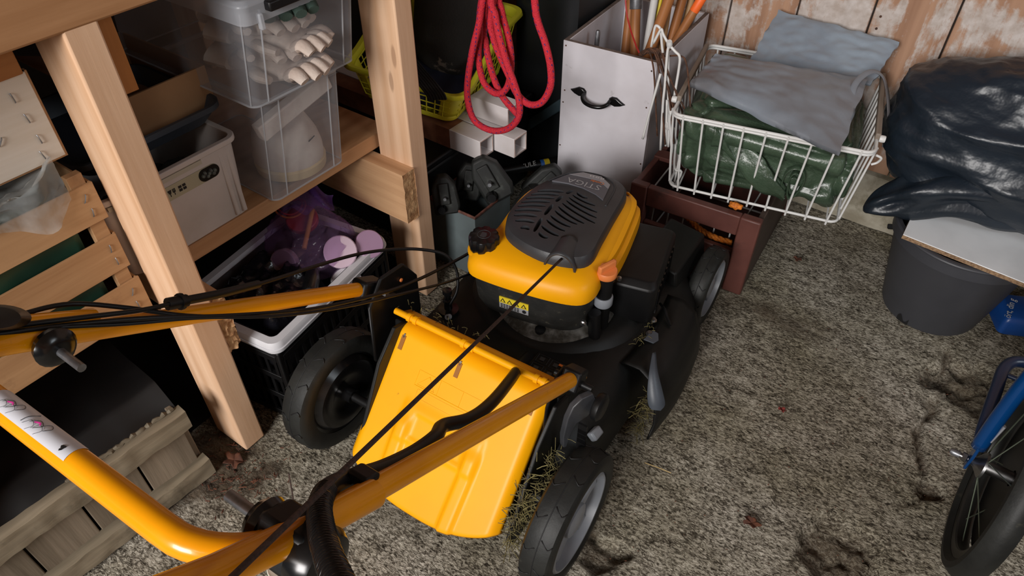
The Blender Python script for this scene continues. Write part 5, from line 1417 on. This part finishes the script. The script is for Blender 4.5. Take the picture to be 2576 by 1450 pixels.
# rusty spring rake head over the bin corner
rkM = tbM
rake = thing('rusty_rake', 'rusty wire rake tines hanging over the right front corner of the white bin', 'rake', (-.66, 1.485, .3))
head = at_y(1640, 140, 1.488)
def c4(x, y): return 1400+x*500/1510, y*480/1450
tines = [[(650, 410), (700, 390), (730, 480), (745, 620), (765, 1035)], [(665, 400), (735, 375), (765, 470), (790, 640), (825, 1100)], [(680, 395), (750, 385), (800, 520), (850, 700), (892, 1095)], [(690, 400), (760, 375), (820, 560), (880, 760), (965, 1010)], [(700, 405), (780, 380), (850, 570), (920, 740), (1005, 1020)], [(710, 390), (800, 400), (860, 590), (940, 760), (1035, 950)], [(700, 400), (770, 395), (830, 620), (870, 800), (880, 1040)], [(810, 430), (940, 425), (985, 480), (1005, 640), (1020, 850), (1047, 1105)], [(660, 415), (720, 370), (770, 460), (840, 640), (900, 860), (970, 1000)]]
for i, tn in enumerate(tines):
    n = len(tn)
    P_ = [at_y(*c4(*q), 1.498-.020*(j/(n-1))-.003*(i % 3)) for j, q in enumerate(tn)]
    MB().tube(P_, .0022, 6, k=5).build('tine', MT['rust'], rake, True, ang=180)
MB().tube([at_y(*c4(640, 415), 1.53), at_y(*c4(700, 385), 1.497), at_y(*c4(790, 400), 1.492)], .006, 10, k=4).build('rake_socket', MT['rust'], rake, True)
# white wire rack pieces hooked between bin and basket
rack = thing('wire_rack', 'white coated wire shelf rack hung between the white bin and the basket', 'wire rack', (-.63, 1.48, .2))
wires = [[(720, 355), (745, 220), (760, 195), (790, 225), (800, 330), (808, 400)], [(735, 330), (785, 235), (800, 225), (810, 260), (850, 330), (900, 390), (935, 430), (930, 520), (900, 700), (898, 730)],
         [(862, 325), (845, 380), (835, 480), (822, 660), (808, 800), (790, 1140)], [(790, 560), (745, 720), (690, 920), (655, 1055)], [(850, 360), (848, 560), (850, 780), (850, 950), (850, 1115)],
         [(840, 760), (835, 950), (830, 1110)], [(860, 960), (868, 1060), (878, 1155)], [(870, 850), (860, 930), (880, 1100), (870, 1200), (864, 1360), (890, 1400)], [(890, 970), (905, 1050), (935, 1170), (915, 1290), (885, 1430)], [(905, 1100), (897, 1280), (950, 1305), (905, 1405)]]
for i, wv in enumerate(wires):
    P_ = [at_y(*c4(*q), 1.487-.0045*(i % 4)) for q in wv]
    MB().tube(P_, .0032, 8, k=4).build('wire', MT['white_wire'], rack, True, ang=180)
for q in ((858, 335), (870, 850), (845, 960)):
    MB().lathe([(.006, -.008), (.007, -.004), (.007, .004), (.006, .008)], 10, TR(*at_y(*c4(*q), 1.480)) @ RX(.4)).build('end_cap', MT['white_wire'], rack, True)

# ================================================================== BROWN CRATE UNDER THE BASKET
bc = thing('brown_crate', 'dark red-brown painted wooden crate under the white wire basket', 'crate', (-.287, 1.42, 0), math.radians(4))
# local: front on y=0, right end at x=0, runs to -x
cw, cdp, ch = .335, .40, .233
MB().box(-.050, 0, 0, .026, 0, ch).build('front_leg', MT['brown'], bc, bevel=.004)
MB().box(-cw, -cw+.045, 0, .026, 0, ch).build('front_leg', MT['brown'], bc, bevel=.004)
MB().box(-cw+.045, -.050, .002, .024, .176, ch-.001).build('top_rail', MT['brown'], bc, bevel=.003)
MB().box(-cw+.045, -.050, .006, .022, .0, .125).build('front_panel', MT['brown'], bc, bevel=.003)
MB().box(-.016, -.002, .026, cdp, .004, ch-.01).build('side_panel', wood('dark_brown_side', S(88, 74, 66), S(64, 52, 46), 'y', knots=False), bc, bevel=.002)
MB().box(-cw+.002, -cw+.016, .026, cdp, .004, ch-.004).build('side_panel', MT['brown'], bc, bevel=.002)
MB().box(-cw, 0, cdp, cdp+.016, 0, ch-.004).build('back_panel', MT['brown'], bc, bevel=.002)
MB().box(-cw+.016, -.016, .024, cdp, .004, .012).build('bottom', MT['brown'], bc)
MB().box(-cw, 0, .15, .19, ch-.012, ch).build('cross_slat', MT['brown'], bc, bevel=.002)
bcM = WM(bc)
# orange rope in the crate
pp = [bcM @ V(p) for p in ((-.300, .075, .165), (-.26, .050, .172), (-.215, .034, .169), (-.18, .034, .158), (-.15, .030, .142), (-.11, .030, .131), (-.06, .034, .128))]
orp = tag(bpy.data.objects.new('orange_rope', None), 'twisted orange rope inside the brown crate behind its front slot', 'rope'); COL.objects.link(orp)
P_ = spline(pp, 12)
for s_ in range(3):
    Q = []
    for i, p in enumerate(P_):
        tt = (P_[min(i+1, len(P_)-1)]-P_[max(i-1, 0)]).normalized(); a = tt.orthogonal().normalized(); b = tt.cross(a); w = i*.55+s_*2*PI/3
        Q.append(p+(a*math.cos(w)+b*math.sin(w))*.0036)
    MB().tube(Q, .0044, 8).build('strand', MT['orange_rope'], orp, ang=180)
def fluff(u, v):
    a = 2*PI*u; b = PI*(v-.5); p = V((.016*math.cos(b)*math.cos(a), .009*math.cos(b)*math.sin(a), .008*math.sin(b)))
    return at_z(1851, 519, .243)+V((0, -.004, .004))+p*(1+.5*N(p, 160))
tag(MB().grid(fluff, 22, 14, cu=True).build('rope_end', MT['orange_rope'], ang=180), 'frayed orange rope end caught at the bottom front of the wire basket', 'rope end')
wi = thing('inner_wire_basket', 'white wire bars of a second basket inside the brown crate', 'wire basket', bcM @ V((-.17, .2, .013)))
for i in range(6):
    p = bcM @ V((-.285+.042*i, .06, .013)); MB().tube([p, p+V((0, .004, .17))], .0022, 6).build('bar', MT['white_wire'], wi, True)
MB().tube([bcM @ V((-.30, .06, .183)), bcM @ V((-.05, .06, .183)), bcM @ V((-.05, .36, .183)), bcM @ V((-.30, .36, .183))], .003, 8, True).build('rim', MT['white_wire'], wi, True)
MB().tube([bcM @ V((-.30, .06, .016)), bcM @ V((-.05, .06, .016)), bcM @ V((-.05, .36, .016)), bcM @ V((-.30, .36, .016))], .003, 8, True).build('base_ring', MT['white_wire'], wi, True)
def strawf():
    return None

# ================================================================== WHITE WIRE BASKET WITH TARPS
BA = math.radians(12.3)
bkM = TR(-.547, 1.407, .2395) @ RZ(BA)          # local: x along front rim, y into depth, z from basket bottom
wbk = thing('wire_basket', 'white coated wire basket with folded tarps standing on the brown crate', 'wire basket', M=bkM)
rw, rd, rh_, ins = .438, .41, .2055, .018
def bpt(x, y, v):                                # x,y on the rim rectangle, v 0 at the bottom
    k_ = 1-v; cx_, cy_ = rw/2, rd/2
    return V((cx_+(x-cx_)*(1-k_*2*ins/rw), cy_+(y-cy_)*(1-k_*2*ins/rd), rh_*v))
def loop(v, r, name, dz=0, rc=.022):
    P_ = [bpt(x+rw/2, y+rd/2, v)+V((0, 0, dz)) for x, y in rrect(rw, rd, rc, 5)]
    MB().tube(P_, r, 10, True).build(name, MT['white_wire'], wbk)
loop(1, .0040, 'rim_wire'); loop(1, .0030, 'rim_wire', -.007); loop(0, .0034, 'base_wire', .003)
fr = [.06, .164, .27, .373, .485, .594, .71, .824, .94]
for u in fr:
    for y in (0, rd):
        s_ = -1 if y == 0 else 1
        MB().tube([bpt(rw*u, y, 1)+V((0, .003*s_, .002)), bpt(rw*u, y, 0)+V((0, .003*s_, 0)), bpt(rw*u, y, 0)+V((0, .002*s_, -.006))], .0025, 8).build('bar', MT['white_wire'], wbk)
    MB().tube([bpt(rw*u, 0, 0), bpt(rw*u, rd, 0)], .0022, 6).build('bottom_bar', MT['white_wire'], wbk)
for i in range(9):
    for x in (0, rw):
        s_ = -1 if x == 0 else 1
        y = rd*(.06+.88*i/8)
        MB().tube([bpt(x, y, 1)+V((.003*s_, 0, .002)), bpt(x, y, 0)+V((.003*s_, 0, 0))], .0025, 8).build('bar', MT['white_wire'], wbk)
# grey plastic edge runners on the side rims
for x in (0, rw):
    MB().box(-.006, .006, .06, rd-.03, .0, .016, TR(*bpt(x, 0, 1))).build('edge_runner', mat('runner_%d' % (x > 0), S(128, 116, 104), .6), wbk, bevel=.003)
    MB().lathe([(.007, -.006), (.008, -.003), (.008, .003), (.007, .006)], 12, TR(x+(.01 if x else -.01), .06, rh_+.006) @ RY(PI/2)).build('runner_cap', MT['white_wire'], wbk)
MB().tube([bpt(rw, 0, 1)+V((.002, -.004, .0)), bpt(rw, 0, 1)+V((.014, -.002, -.006)), bpt(rw, 0, 1)+V((.010, .002, -.02)), bpt(rw, 0, 1)+V((.0, .0, -.026))], .0026, 8, k=4).build('corner_hook', MT['white_wire'], wbk)
# green tarp: heap that fills the basket and shows through the front bars
def heap(u, v):
    a = 2*PI*u; b = PI*(v-.5)
    e1, e2 = .16, .22
    sg = lambda c, e: math.copysign(abs(c)**e, c)
    x = sg(math.cos(a), e1)*sg(math.cos(b), e2); y = sg(math.sin(a), e1)*sg(math.cos(b), e2); z = sg(math.sin(b), .5)
    w = rw/2-.008-.012*(1-(z+1)/2); d = rd/2-.010-.012*(1-(z+1)/2)
    p = V((rw/2+x*w, rd/2+y*d, 0))
    top = .195+.03*(1-p.x/rw)-.022*(p.x/rw)
    p.z = .008+(z+1)/2*(top-.008)
    n1 = noise.ridged_multi_fractal(V((p.x*9+p.z*6, p.y*9, p.z*11-p.x*4)), 1.0, 2.0, 3, .9, 2)
    n2 = N(p, 26, 3)
    vd = noise.voronoi(V((p.x*11+p.z*5, p.y*9, p.z*13-p.x*5+.4*N(p, 12))))[0]
    cr = min(1, (vd[1]-vd[0])*2.6)
    ind = -.018*max(0, n1-1.0)+.005*n2-.026*(1-cr)**2+.004*math.sin(p.x*60+p.z*45)*N(p, 9)
    dirv = V((x*.35, y*.9, .5*z)).normalized()
    q = p+dirv*ind
    q.x = min(rw-.008, max(.008, q.x)); q.y = max(.007, min(rd-.01, q.y))
    return bkM @ q
gt = tag(MB().grid(heap, 130, 80, cu=True).build('green_tarp', MT['green_tarp'], ang=180), 'crumpled green woven tarp filling the white wire basket', 'tarp')
# loose fold and the rolled end seen through the bars
def foldf(u, v):
    p = V((.10+.19*u, .010+.006*math.sin(u*6)+.012*v, .165-.115*u+.055*(v-.5)+.012*math.sin(u*8+v*3)))
    return bkM @ (p+V((0, .007*math.sin(v*PI)*-1, .006*N((u*6, v*6, 0), 1))))
MB().grid(foldf, 40, 14).build('tarp_fold', MT['green_tarp'], gt, False, solid=.004, ang=180)
def rollsp(u, v):
    a = u*2*PI*2.6; r = .010+.0098*u*2.6
    c = V((.300, .0, .078)); k_ = 1+.25*math.sin(a*.5+.6)
    return bkM @ (c+V((r*math.cos(a)*.62*k_+.010*math.sin(a*2)*.25, .012+.09*v+.006*(1-u), r*math.sin(a)*1.45)))
MB().grid(rollsp, 110, 8).build('tarp_roll', MT['green_tarp'], gt, False, solid=.003, ang=180)
# grey tarp folded on top: front slab and back slab leaning on the wall
def slab(name, corners, th, label, m, seed, amp, sag=0, parent=None):
    A, B_, C_, D_ = corners                       # u: A->B, v: A->D
    nrm = (B_-A).cross(D_-A).normalized()
    if nrm.z < 0: nrm = -nrm
    mb = MB()
    def pt(u, v, s_):
        p = (A*(1-u)+B_*u)*(1-v)+(D_*(1-u)+C_*u)*v
        w = noise.ridged_multi_fractal(V((u*1.5+seed, v*1.2+u*.8, seed)), 1.1, 2.0, 3, .8, 2)-.9
        e = min(1, 8*min(u, 1-u, v, 1-v))
        p = p+nrm*(amp*w+sag*math.sin(PI*u)*math.sin(PI*v)+.004*N((u*9, v*9, seed), 1))
        p += (B_-A).normalized()*.006*N((v*6, seed, 0), 1)+(D_-A).normalized()*.006*N((u*6, seed, 4), 1)
        return p+nrm*(th/2*s_*(.35+.65*e))
    n1, n2 = 64, 44
    vs = [pt(i/(n1-1), j/(n2-1), s_) for s_ in (1, -1) for i in range(n1) for j in range(n2)]; fs = []
    o_ = n1*n2
    for i in range(n1-1):
        for j in range(n2-1):
            a = i*n2+j; fs.append((a, a+n2, a+n2+1, a+1)); fs.append((o_+a+1, o_+a+n2+1, o_+a+n2, o_+a))
    for i in range(n1-1):
        for j in (0, n2-1): a = i*n2+j; fs.append((a, o_+a, o_+a+n2, a+n2))
    for j in range(n2-1):
        for i in (0, n1-1): a = i*n2+j; fs.append((a, a+1, o_+a+1, o_+a))
    mb.add(vs, fs)
    return mb.build(name, m, parent, parent is not None, ang=70)
gA, gB, gC, gD = at_z(1798, 140, .505), at_z(2182, 200, .492), at_z(2112, 388, .462), at_z(1735, 212, .470)
gT = tag(slab('grey_tarp', (gA, gB, gC, gD), .034, '', MT['grey_tarp'], 2.0, .005, .012), 'folded grey tarp lying across the green tarp in the wire basket', 'tarp')
hA, hB, hC, hD = at_y(1958, 26, 1.898), at_y(2262, 108, 1.890), at_y(2190, 215, 1.775), at_y(1880, 165, 1.745)
gT2 = slab('tarp_back_fold', (hA, hB, hC, hD), .016, '', MT['grey_tarp2'], 5.0, .0045, 0, gT)
# pale strap looped over the right rim
sp_ = [at_z(2140, 290, .46), at_z(2150, 215, .50), at_z(2190, 180, .515), at_z(2222, 195, .50), at_z(2234, 250, .47), at_z(2234, 310, .42), at_z(2222, 370, .37)]
tag(MB().tube(sp_, .007, 8, k=6, flat=.35).build('tarp_strap', MT['grey_tarp']), 'pale grey strap looped over the right rim of the wire basket', 'strap')

# ================================================================== RIGHT: BUCKET, WHITE BOARD, BLACK BAG, BLUE PACK
BC = V((.118, 1.662, 0))
bu = thing('grey_bucket', 'dark grey plastic bucket with a chipped base under the white board', 'bucket', BC)
MB().lathe([(.100, .0), (.108, .003), (.112, .012), (.150, .212), (.151, .214), (.157, .216), (.159, .246), (.156, .250), (.148, .250), (.146, .21), (.106, .010), (0, .010)], 64).build('body', MT['bucket'], bu, ang=35)
MB().tube([(.157*math.cos(a), .157*math.sin(a), .246) for a in [2*PI*i/64 for i in range(64)]], .0042, 8, True).build('rim', MT['bucket'], bu)
bm2 = at_z(2268, 805, .014)-BC; a_ = math.atan2(bm2.y, bm2.x)
def chip(u, v):
    a = a_+(u-.5)*.26; z = .004+.024*v*(.6+.4*math.sin(u*7)); r = .110+.19*z+.0008
    return V((r*math.cos(a), r*math.sin(a), z))
MB().grid(chip, 12, 5).build('base_scuff', MT['ink'], bu)
bd = thing('white_board', 'white laminated board laid over the grey bucket', 'board', (.22, 1.64, .2505))
Q0, Q1 = at_z(2272, 590, .262), at_z(2310, 515, .262)
P4 = [V((Q0.x, Q0.y, 0)), V((.56, Q0.y-.055, 0)), V((.56, 1.80, 0)), V((Q1.x-.004, 1.80, 0))]
MB().hexa([p+V((0, 0, .2508)) for p in P4], [p+V((0, 0, .262)) for p in P4]).build('panel', MT['white_lam'], bd, True, bevel=.0012)
E_ = [(P4[0], P4[1]), (P4[3], P4[0])]
for a, b in E_:
    d = (b-a).normalized(); n_ = V((d.y, -d.x, 0))
    MB().grid(lambda u, v, a=a, b=b, n_=n_: a.lerp(b, u)+n_*(.0012+.0012*N((u*40, v*3, 0), 1))+V((0, 0, .2515+.0095*v)), 40, 3).build('raw_edge', MT['chipboard'], bd, True)
# black refuse bag: lumpy body plus a knotted tail to the left
def bagbody(u, v):
    a = 2*PI*u; b = PI*(v-.5)
    c = V((.235, 1.765, .425))
    cb_ = math.cos(b); sb = math.sin(b)
    dr = V((math.cos(a)*cb_, math.sin(a)*cb_, sb))
    ax = V((.395, .165, .185))
    p = V((math.copysign(abs(dr.x)**.75, dr.x)*ax.x, math.copysign(abs(dr.y)**.85, dr.y)*ax.y, math.copysign(abs(dr.z)**.8, dr.z)*ax.z))
    w = c+p
    q = V((w.x*3.2, w.y*3.2+w.z*4.5, w.z*8.5+w.x*1.8))
    n1 = noise.ridged_multi_fractal(q, .95, 2.1, 5, .85, 2.2)
    n2 = N(w, 6, 2)
    w = w+dr*(.020*(n1-1.0)+.022*n2+.004*N(w, 30, 7))
    w.y = min(w.y, WY-.006); w.z = max(w.z, .2632)
    # tail
    tip = V((-.100, 1.512, .312)); root = V((.02, 1.585, .335))
    tdir = (tip-root)
    s_ = dr.dot(V((-.72, -.64, -.28)))
    return w
tail_c = [(.20, 1.72, .355), (.11, 1.70, .348), (.04, 1.672, .332), (-.015, 1.652, .312), (-.055, 1.634, .288), (-.088, 1.616, .266), (-.108, 1.602, .252)]
bb = MB().grid(bagbody, 170, 110, cu=True).build('refuse_bag', MT['bag'], ang=180)
tag(bb, 'large black plastic refuse bag heaped on the white board by the wall', 'refuse bag')
P_ = spline(tail_c, 8)
mb = MB(); n_ = 40; rings_ = []
for i, p in enumerate(P_):
    t_ = i/(len(P_)-1); r_ = .088*(1-t_)**.55+.003
    ring_ = []
    for j in range(n_):
        a = 2*PI*j/n_
        k_ = 1+.16*math.sin(a*5+t_*3)+.28*N((math.cos(a)*1.2, math.sin(a)*1.2, t_*3), 1.6)
        z = p.z+r_*.85*math.sin(a)*k_
        ring_.append(V((p.x-.25*r_*math.cos(a), p.y+r_*.95*math.cos(a)*k_, max(.2632, z) if p.x > 0 else z)))
    rings_.append(ring_)
mb.rings(rings_); mb.build('bag_tail', MT['bag'], bb, ang=180)
# blue pack lying on the floor behind the bucket
bpk = thing('blue_pack', 'blue printed packet on the floor at the right of the bucket', 'packet', at_z(2556, 790, .04)+V((.02, .02, -.04)), math.radians(24))
MB().rings([[(x, y, z) for x, y in rrect(.13*k_, .10*k_, .012, 4)] for z, k_ in ((.0, .9), (.006, 1.0), (.04, 1.0), (.052, .92), (.056, .8))]).build('wrap', MT['blue_pack'], bpk)
text_part('ört, din g', .022, TR(-.048, -.012, .0572) @ RZ(1.15), MT['print_white'], bpk, 'lettering')
# dark tool handle between the basket and the bucket
ea_, eb_ = at_y(2233, 570, 1.70), at_y(2300, 574, 1.70)
MB().tube([ea_, eb_], .0085, 4).build('bail_peg', MT['black'], bu, True, bevel=.002)
MB().tube([at_y(2287, 600, 1.70), at_y(2287, 545, 1.70), at_y(2296, 512, 1.71)], .010, 8).build('bail_ear', MT['bucket'], bu, True)

# ================================================================== BLUE BICYCLE AT THE LOWER RIGHT
hx, hy, wr0 = .300, 1.035, .195
bi = thing('blue_bicycle', 'blue child bicycle cut off by the right edge of the picture', 'bicycle', (hx, hy, 0))
WMx = TR(0, 0, wr0) @ RY(PI/2)
whl = MB().lathe([(.165, -.013), (.175, -.021), (.186, -.020), (.195, -.008), (.1955, 0), (.195, .008), (.186, .020), (.175, .021), (.165, .013), (.160, .010), (.160, -.010)], 72, WMx, cap=False).build('wheel', MT['rubber'], bi)
MB().lathe([(.148, -.009), (.150, -.012), (.166, -.0125), (.166, .0125), (.150, .012), (.148, .009), (.147, 0), (.148, -.009)], 64, WMx, cap=False).build('rim', mat('dull_rim', S(60, 60, 58), .4, .6), whl)
MB().lathe([(.006, -.052), (.010, -.045), (.024, -.034), (.024, -.030), (.012, -.028), (.012, .028), (.024, .030), (.024, .034), (.010, .045), (.006, .052)], 24, WMx).build('hub', MT['steel'], whl)
for i in range(14):
    a = 2*PI*i/14; s_ = -1 if i % 2 else 1; b = a+(.5 if (i//2) % 2 else -.5)
    MB().tube([WMx @ V((.022*math.cos(b), .022*math.sin(b), s_*.032)), WMx @ V((.149*math.cos(a), .149*math.sin(a), 0))], .0011, 5).build('spoke', mat('spoke_%d' % i, S(110, 120, 104), .45, .6) if i == 0 else bpy.data.materials['spoke_0'], whl)
MB().lathe([(.015, .012), (.144, .012), (.145, .016), (.015, .018)], 40, WMx, cap=False).build('wheel_shade_disc', MT['black'], whl)  # added black disc in place of the shadow inside the wheel
MB().tube([(-.072, 0, wr0), (.072, 0, wr0)], .0048, 10).build('axle', MT['steel'], bi)
for x in (-.066, .062): MB().lathe([(.0085, 0), (.0085, .007), (.006, .009)], 6, TR(x, 0, wr0) @ RY(PI/2)).build('axle_nut', MT['steel'], bi)
MB().lathe([(.006, 0), (.0065, -.010), (.004, -.015), (0, -.016)], 12, TR(-.070, 0, wr0) @ RY(PI/2)).build('axle_cap', MT['zinc'], bi)
for s_ in (-1, 1):
    x = s_*.054
    MB().prism([(-.012, -.016), (.012, -.016), (.014, .02), (.008, .05), (-.008, .05), (-.014, .02)], -.0025, .0025, TR(x, 0, wr0) @ Matrix(((0, 0, 1, 0), (1, 0, 0, 0), (0, 1, 0, 0), (0, 0, 0, 1)))).build('dropout', MT['blue'], bi, bevel=.0015)
    MB().tube([(x, .002, wr0+.035), (x*1.02, .010, wr0+.12), (x*.95, .02, wr0+.22), (x*.55, .035, wr0+.30), (0, .04, wr0+.33)], .0125, 16, k=6).build('fork_leg', MT['blue'], bi, ang=180)
MB().tube([(-.056, .004, wr0+.045), (-.060, .030, wr0+.06), (-.060, .11, wr0+.075), (-.058, .165, wr0+.085), (-.040, .19, wr0+.09), (0, .195, wr0+.09), (.040, .19, wr0+.09), (.058, .165, wr0+.085), (.060, .11, wr0+.075), (.060, .03, wr0+.06), (.056, .004, wr0+.045)], .0105, 14, k=6).build('guard_loop', MT['dark_blue'], bi, ang=180)
MB().tube([(-.058, .150, wr0+.083), (.058, .150, wr0+.083)], .0045, 10).build('guard_stay', MT['dark_blue'], bi)
MB().tube([(-.045, .0, wr0+.06), (-.04, .01, wr0+.095)], .0055, 8, flat=.4).build('reflector', MT['print_grey'], bi)
MB().tube([(0, .04, wr0+.33), (0, .015, wr0+.43)], .017, 16).build('head_tube', MT['blue'], bi)
MB().tube([(0, .03, wr0+.36), (0, -.14, wr0+.20), (0, -.33, wr0+.03)], .016, 14, k=5).build('down_tube', MT['blue'], bi)
MB().tube([(0, .02, wr0+.41), (0, -.44, wr0+.27)], .013, 14).build('top_tube', MT['blue'], bi)
MB().tube([(0, -.33, wr0+.03), (0, -.47, wr0+.36)], .014, 14).build('seat_tube', MT['blue'], bi)
for s_ in (-1, 1):
    MB().tube([(s_*.02, -.33, wr0+.03), (s_*.05, -.50, wr0+.01), (s_*.055, -.66, wr0)], .008, 10, k=4).build('chain_stay', MT['blue'], bi)
    MB().tube([(s_*.015, -.45, wr0+.29), (s_*.05, -.57, wr0+.14), (s_*.055, -.66, wr0)], .007, 10, k=4).build('seat_stay', MT['blue'], bi)
    MB().tube([(s_*.03, -.33, wr0+.03), (s_*.05, -.33, wr0+.03), (s_*.06, -.33-s_*.08, wr0+.03-s_*.07)], .006, 10).build('crank', MT['black'], bi)
    MB().box(-.04, .04, -.025, .025, -.008, .008, TR(s_*.105, -.33-s_*.08, wr0+.03-s_*.07)).build('pedal', MT['black'], bi, bevel=.004)
MB().tube([(0, .015, wr0+.43), (0, .01, wr0+.50)], .012, 12).build('stem', MT['black'], bi)
MB().tube([(-.14, -.09, wr0+.58), (-.11, -.03, wr0+.57), (-.05, .01, wr0+.50), (.05, .01, wr0+.50), (.16, -.02, wr0+.56), (.24, -.07, wr0+.56)], .010, 12, k=6).build('handlebar', MT['black'], bi)
MB().rings([[(x*k_, y*k_-.47, wr0+.38+dz) for x, y in ((-.07, -.10), (.07, -.10), (.06, 0), (.02, .06), (.015, .13), (-.015, .13), (-.02, .06), (-.06, 0))] for k_, dz in ((.8, 0), (1, .012), (1, .03), (.85, .042))]).build('saddle', MT['black'], bi, bevel=.006)
for o_ in bi.children:
    if o_.name.split('.')[0] in ('down_tube', 'top_tube', 'seat_tube', 'chain_stay', 'seat_stay', 'crank', 'pedal', 'saddle'): o_.rotation_euler = (0, 0, .70)
rw_ = whl.copy(); COL.objects.link(rw_); rw_.parent = bi; rw_.location = RZ(.70) @ V((0, -.66, 0)); rw_.rotation_euler = (0, 0, .70)
for ch_ in list(whl.children):
    c_ = ch_.copy(); COL.objects.link(c_); c_.parent = rw_

# ================================================================== LITTER ON THE FLOOR
def leaf(name, label, x, y, s_, seed, m):
    c = at_z(x, y, .002)
    def f(u, v):
        a = 2*PI*u; r = s_*v*(1+.16*math.sin(a*5+seed)+.5*N((math.cos(a), math.sin(a), seed), 2))
        return c+V((r*math.cos(a), r*math.sin(a)*.7, .002+.006*v*abs(math.sin(a*2+seed))))
    tag(MB().grid(f, 20, 5, cu=True).build(name, m, solid=.0006), label, 'leaf')
leaf('dead_leaf', 'curled brown dead leaf on the concrete at the lower middle', 1890, 1318, .015, 1, MT['leaf'])
leaf('dead_leaf', 'small dark red leaf scrap on the open concrete floor', 1966, 1034, .009, 2, mat('red_leaf', S(112, 40, 34), .9))
leaf('dead_leaf', 'brown leaf scrap on the floor beyond the front wheel', 2005, 655, .012, 3, MT['leaf'])
leaf('dead_leaf', 'brown leaf scrap beside the side discharge flap', 1735, 895, .010, 4, MT['leaf'])
leaf('bark_flake', 'brown bark flake at the foot of the near bench post', 590, 1160, .022, 5, MT['leaf'])
rnd = random.Random(5)
def straw_at(x, y, L, a, label):
    c = at_z(x, y, .003); d = V((math.cos(a), math.sin(a), 0))*L
    tag(MB().tube([c, c+d*.5+V((0, 0, .004)), c+d+V((0, .004, 0))], .0009, 5, k=4).build('straw', MT['straw']), label, 'straw', 'straws on the floor')
straw_at(1622, 1165, .055, .1, 'pale straw lying right of the rear wheel')
straw_at(1650, 1045, .018, -1.2, 'short pale straw below the side discharge flap')
straw_at(1660, 905, .012, .4, 'short straw next to the deck edge')
tag(MB().tube([at_z(742, 1290, .003), at_z(735, 1240, .02), at_z(726, 1190, .05)], .0016, 6, k=4).build('twig', MT['cord']), 'thin dark twig standing on the floor below the handle', 'twig')
dm = MB()
for i in range(150):
    x = rnd.gauss(590, 60); y = rnd.gauss(1190, 55)
    p = at_z(x, y, .001); d = V((rnd.uniform(-1, 1), rnd.uniform(-1, 1), rnd.uniform(0, .3)))*rnd.uniform(.004, .014)
    dm.tube([p, p+d], rnd.uniform(.0006, .0016), 4)
for i in range(220):
    p = at_z(rnd.uniform(1400, 2400), rnd.uniform(780, 1440), .001); d = V((rnd.uniform(-1, 1), rnd.uniform(-1, 1), .2))*rnd.uniform(.001, .004)
    dm.tube([p, p+d], rnd.uniform(.0005, .0012), 4)
o = dm.build('floor_litter', MT['leaf']); o['kind'] = 'stuff'
tag(o, 'scattered bark crumbs and clippings on the concrete floor', 'litter')
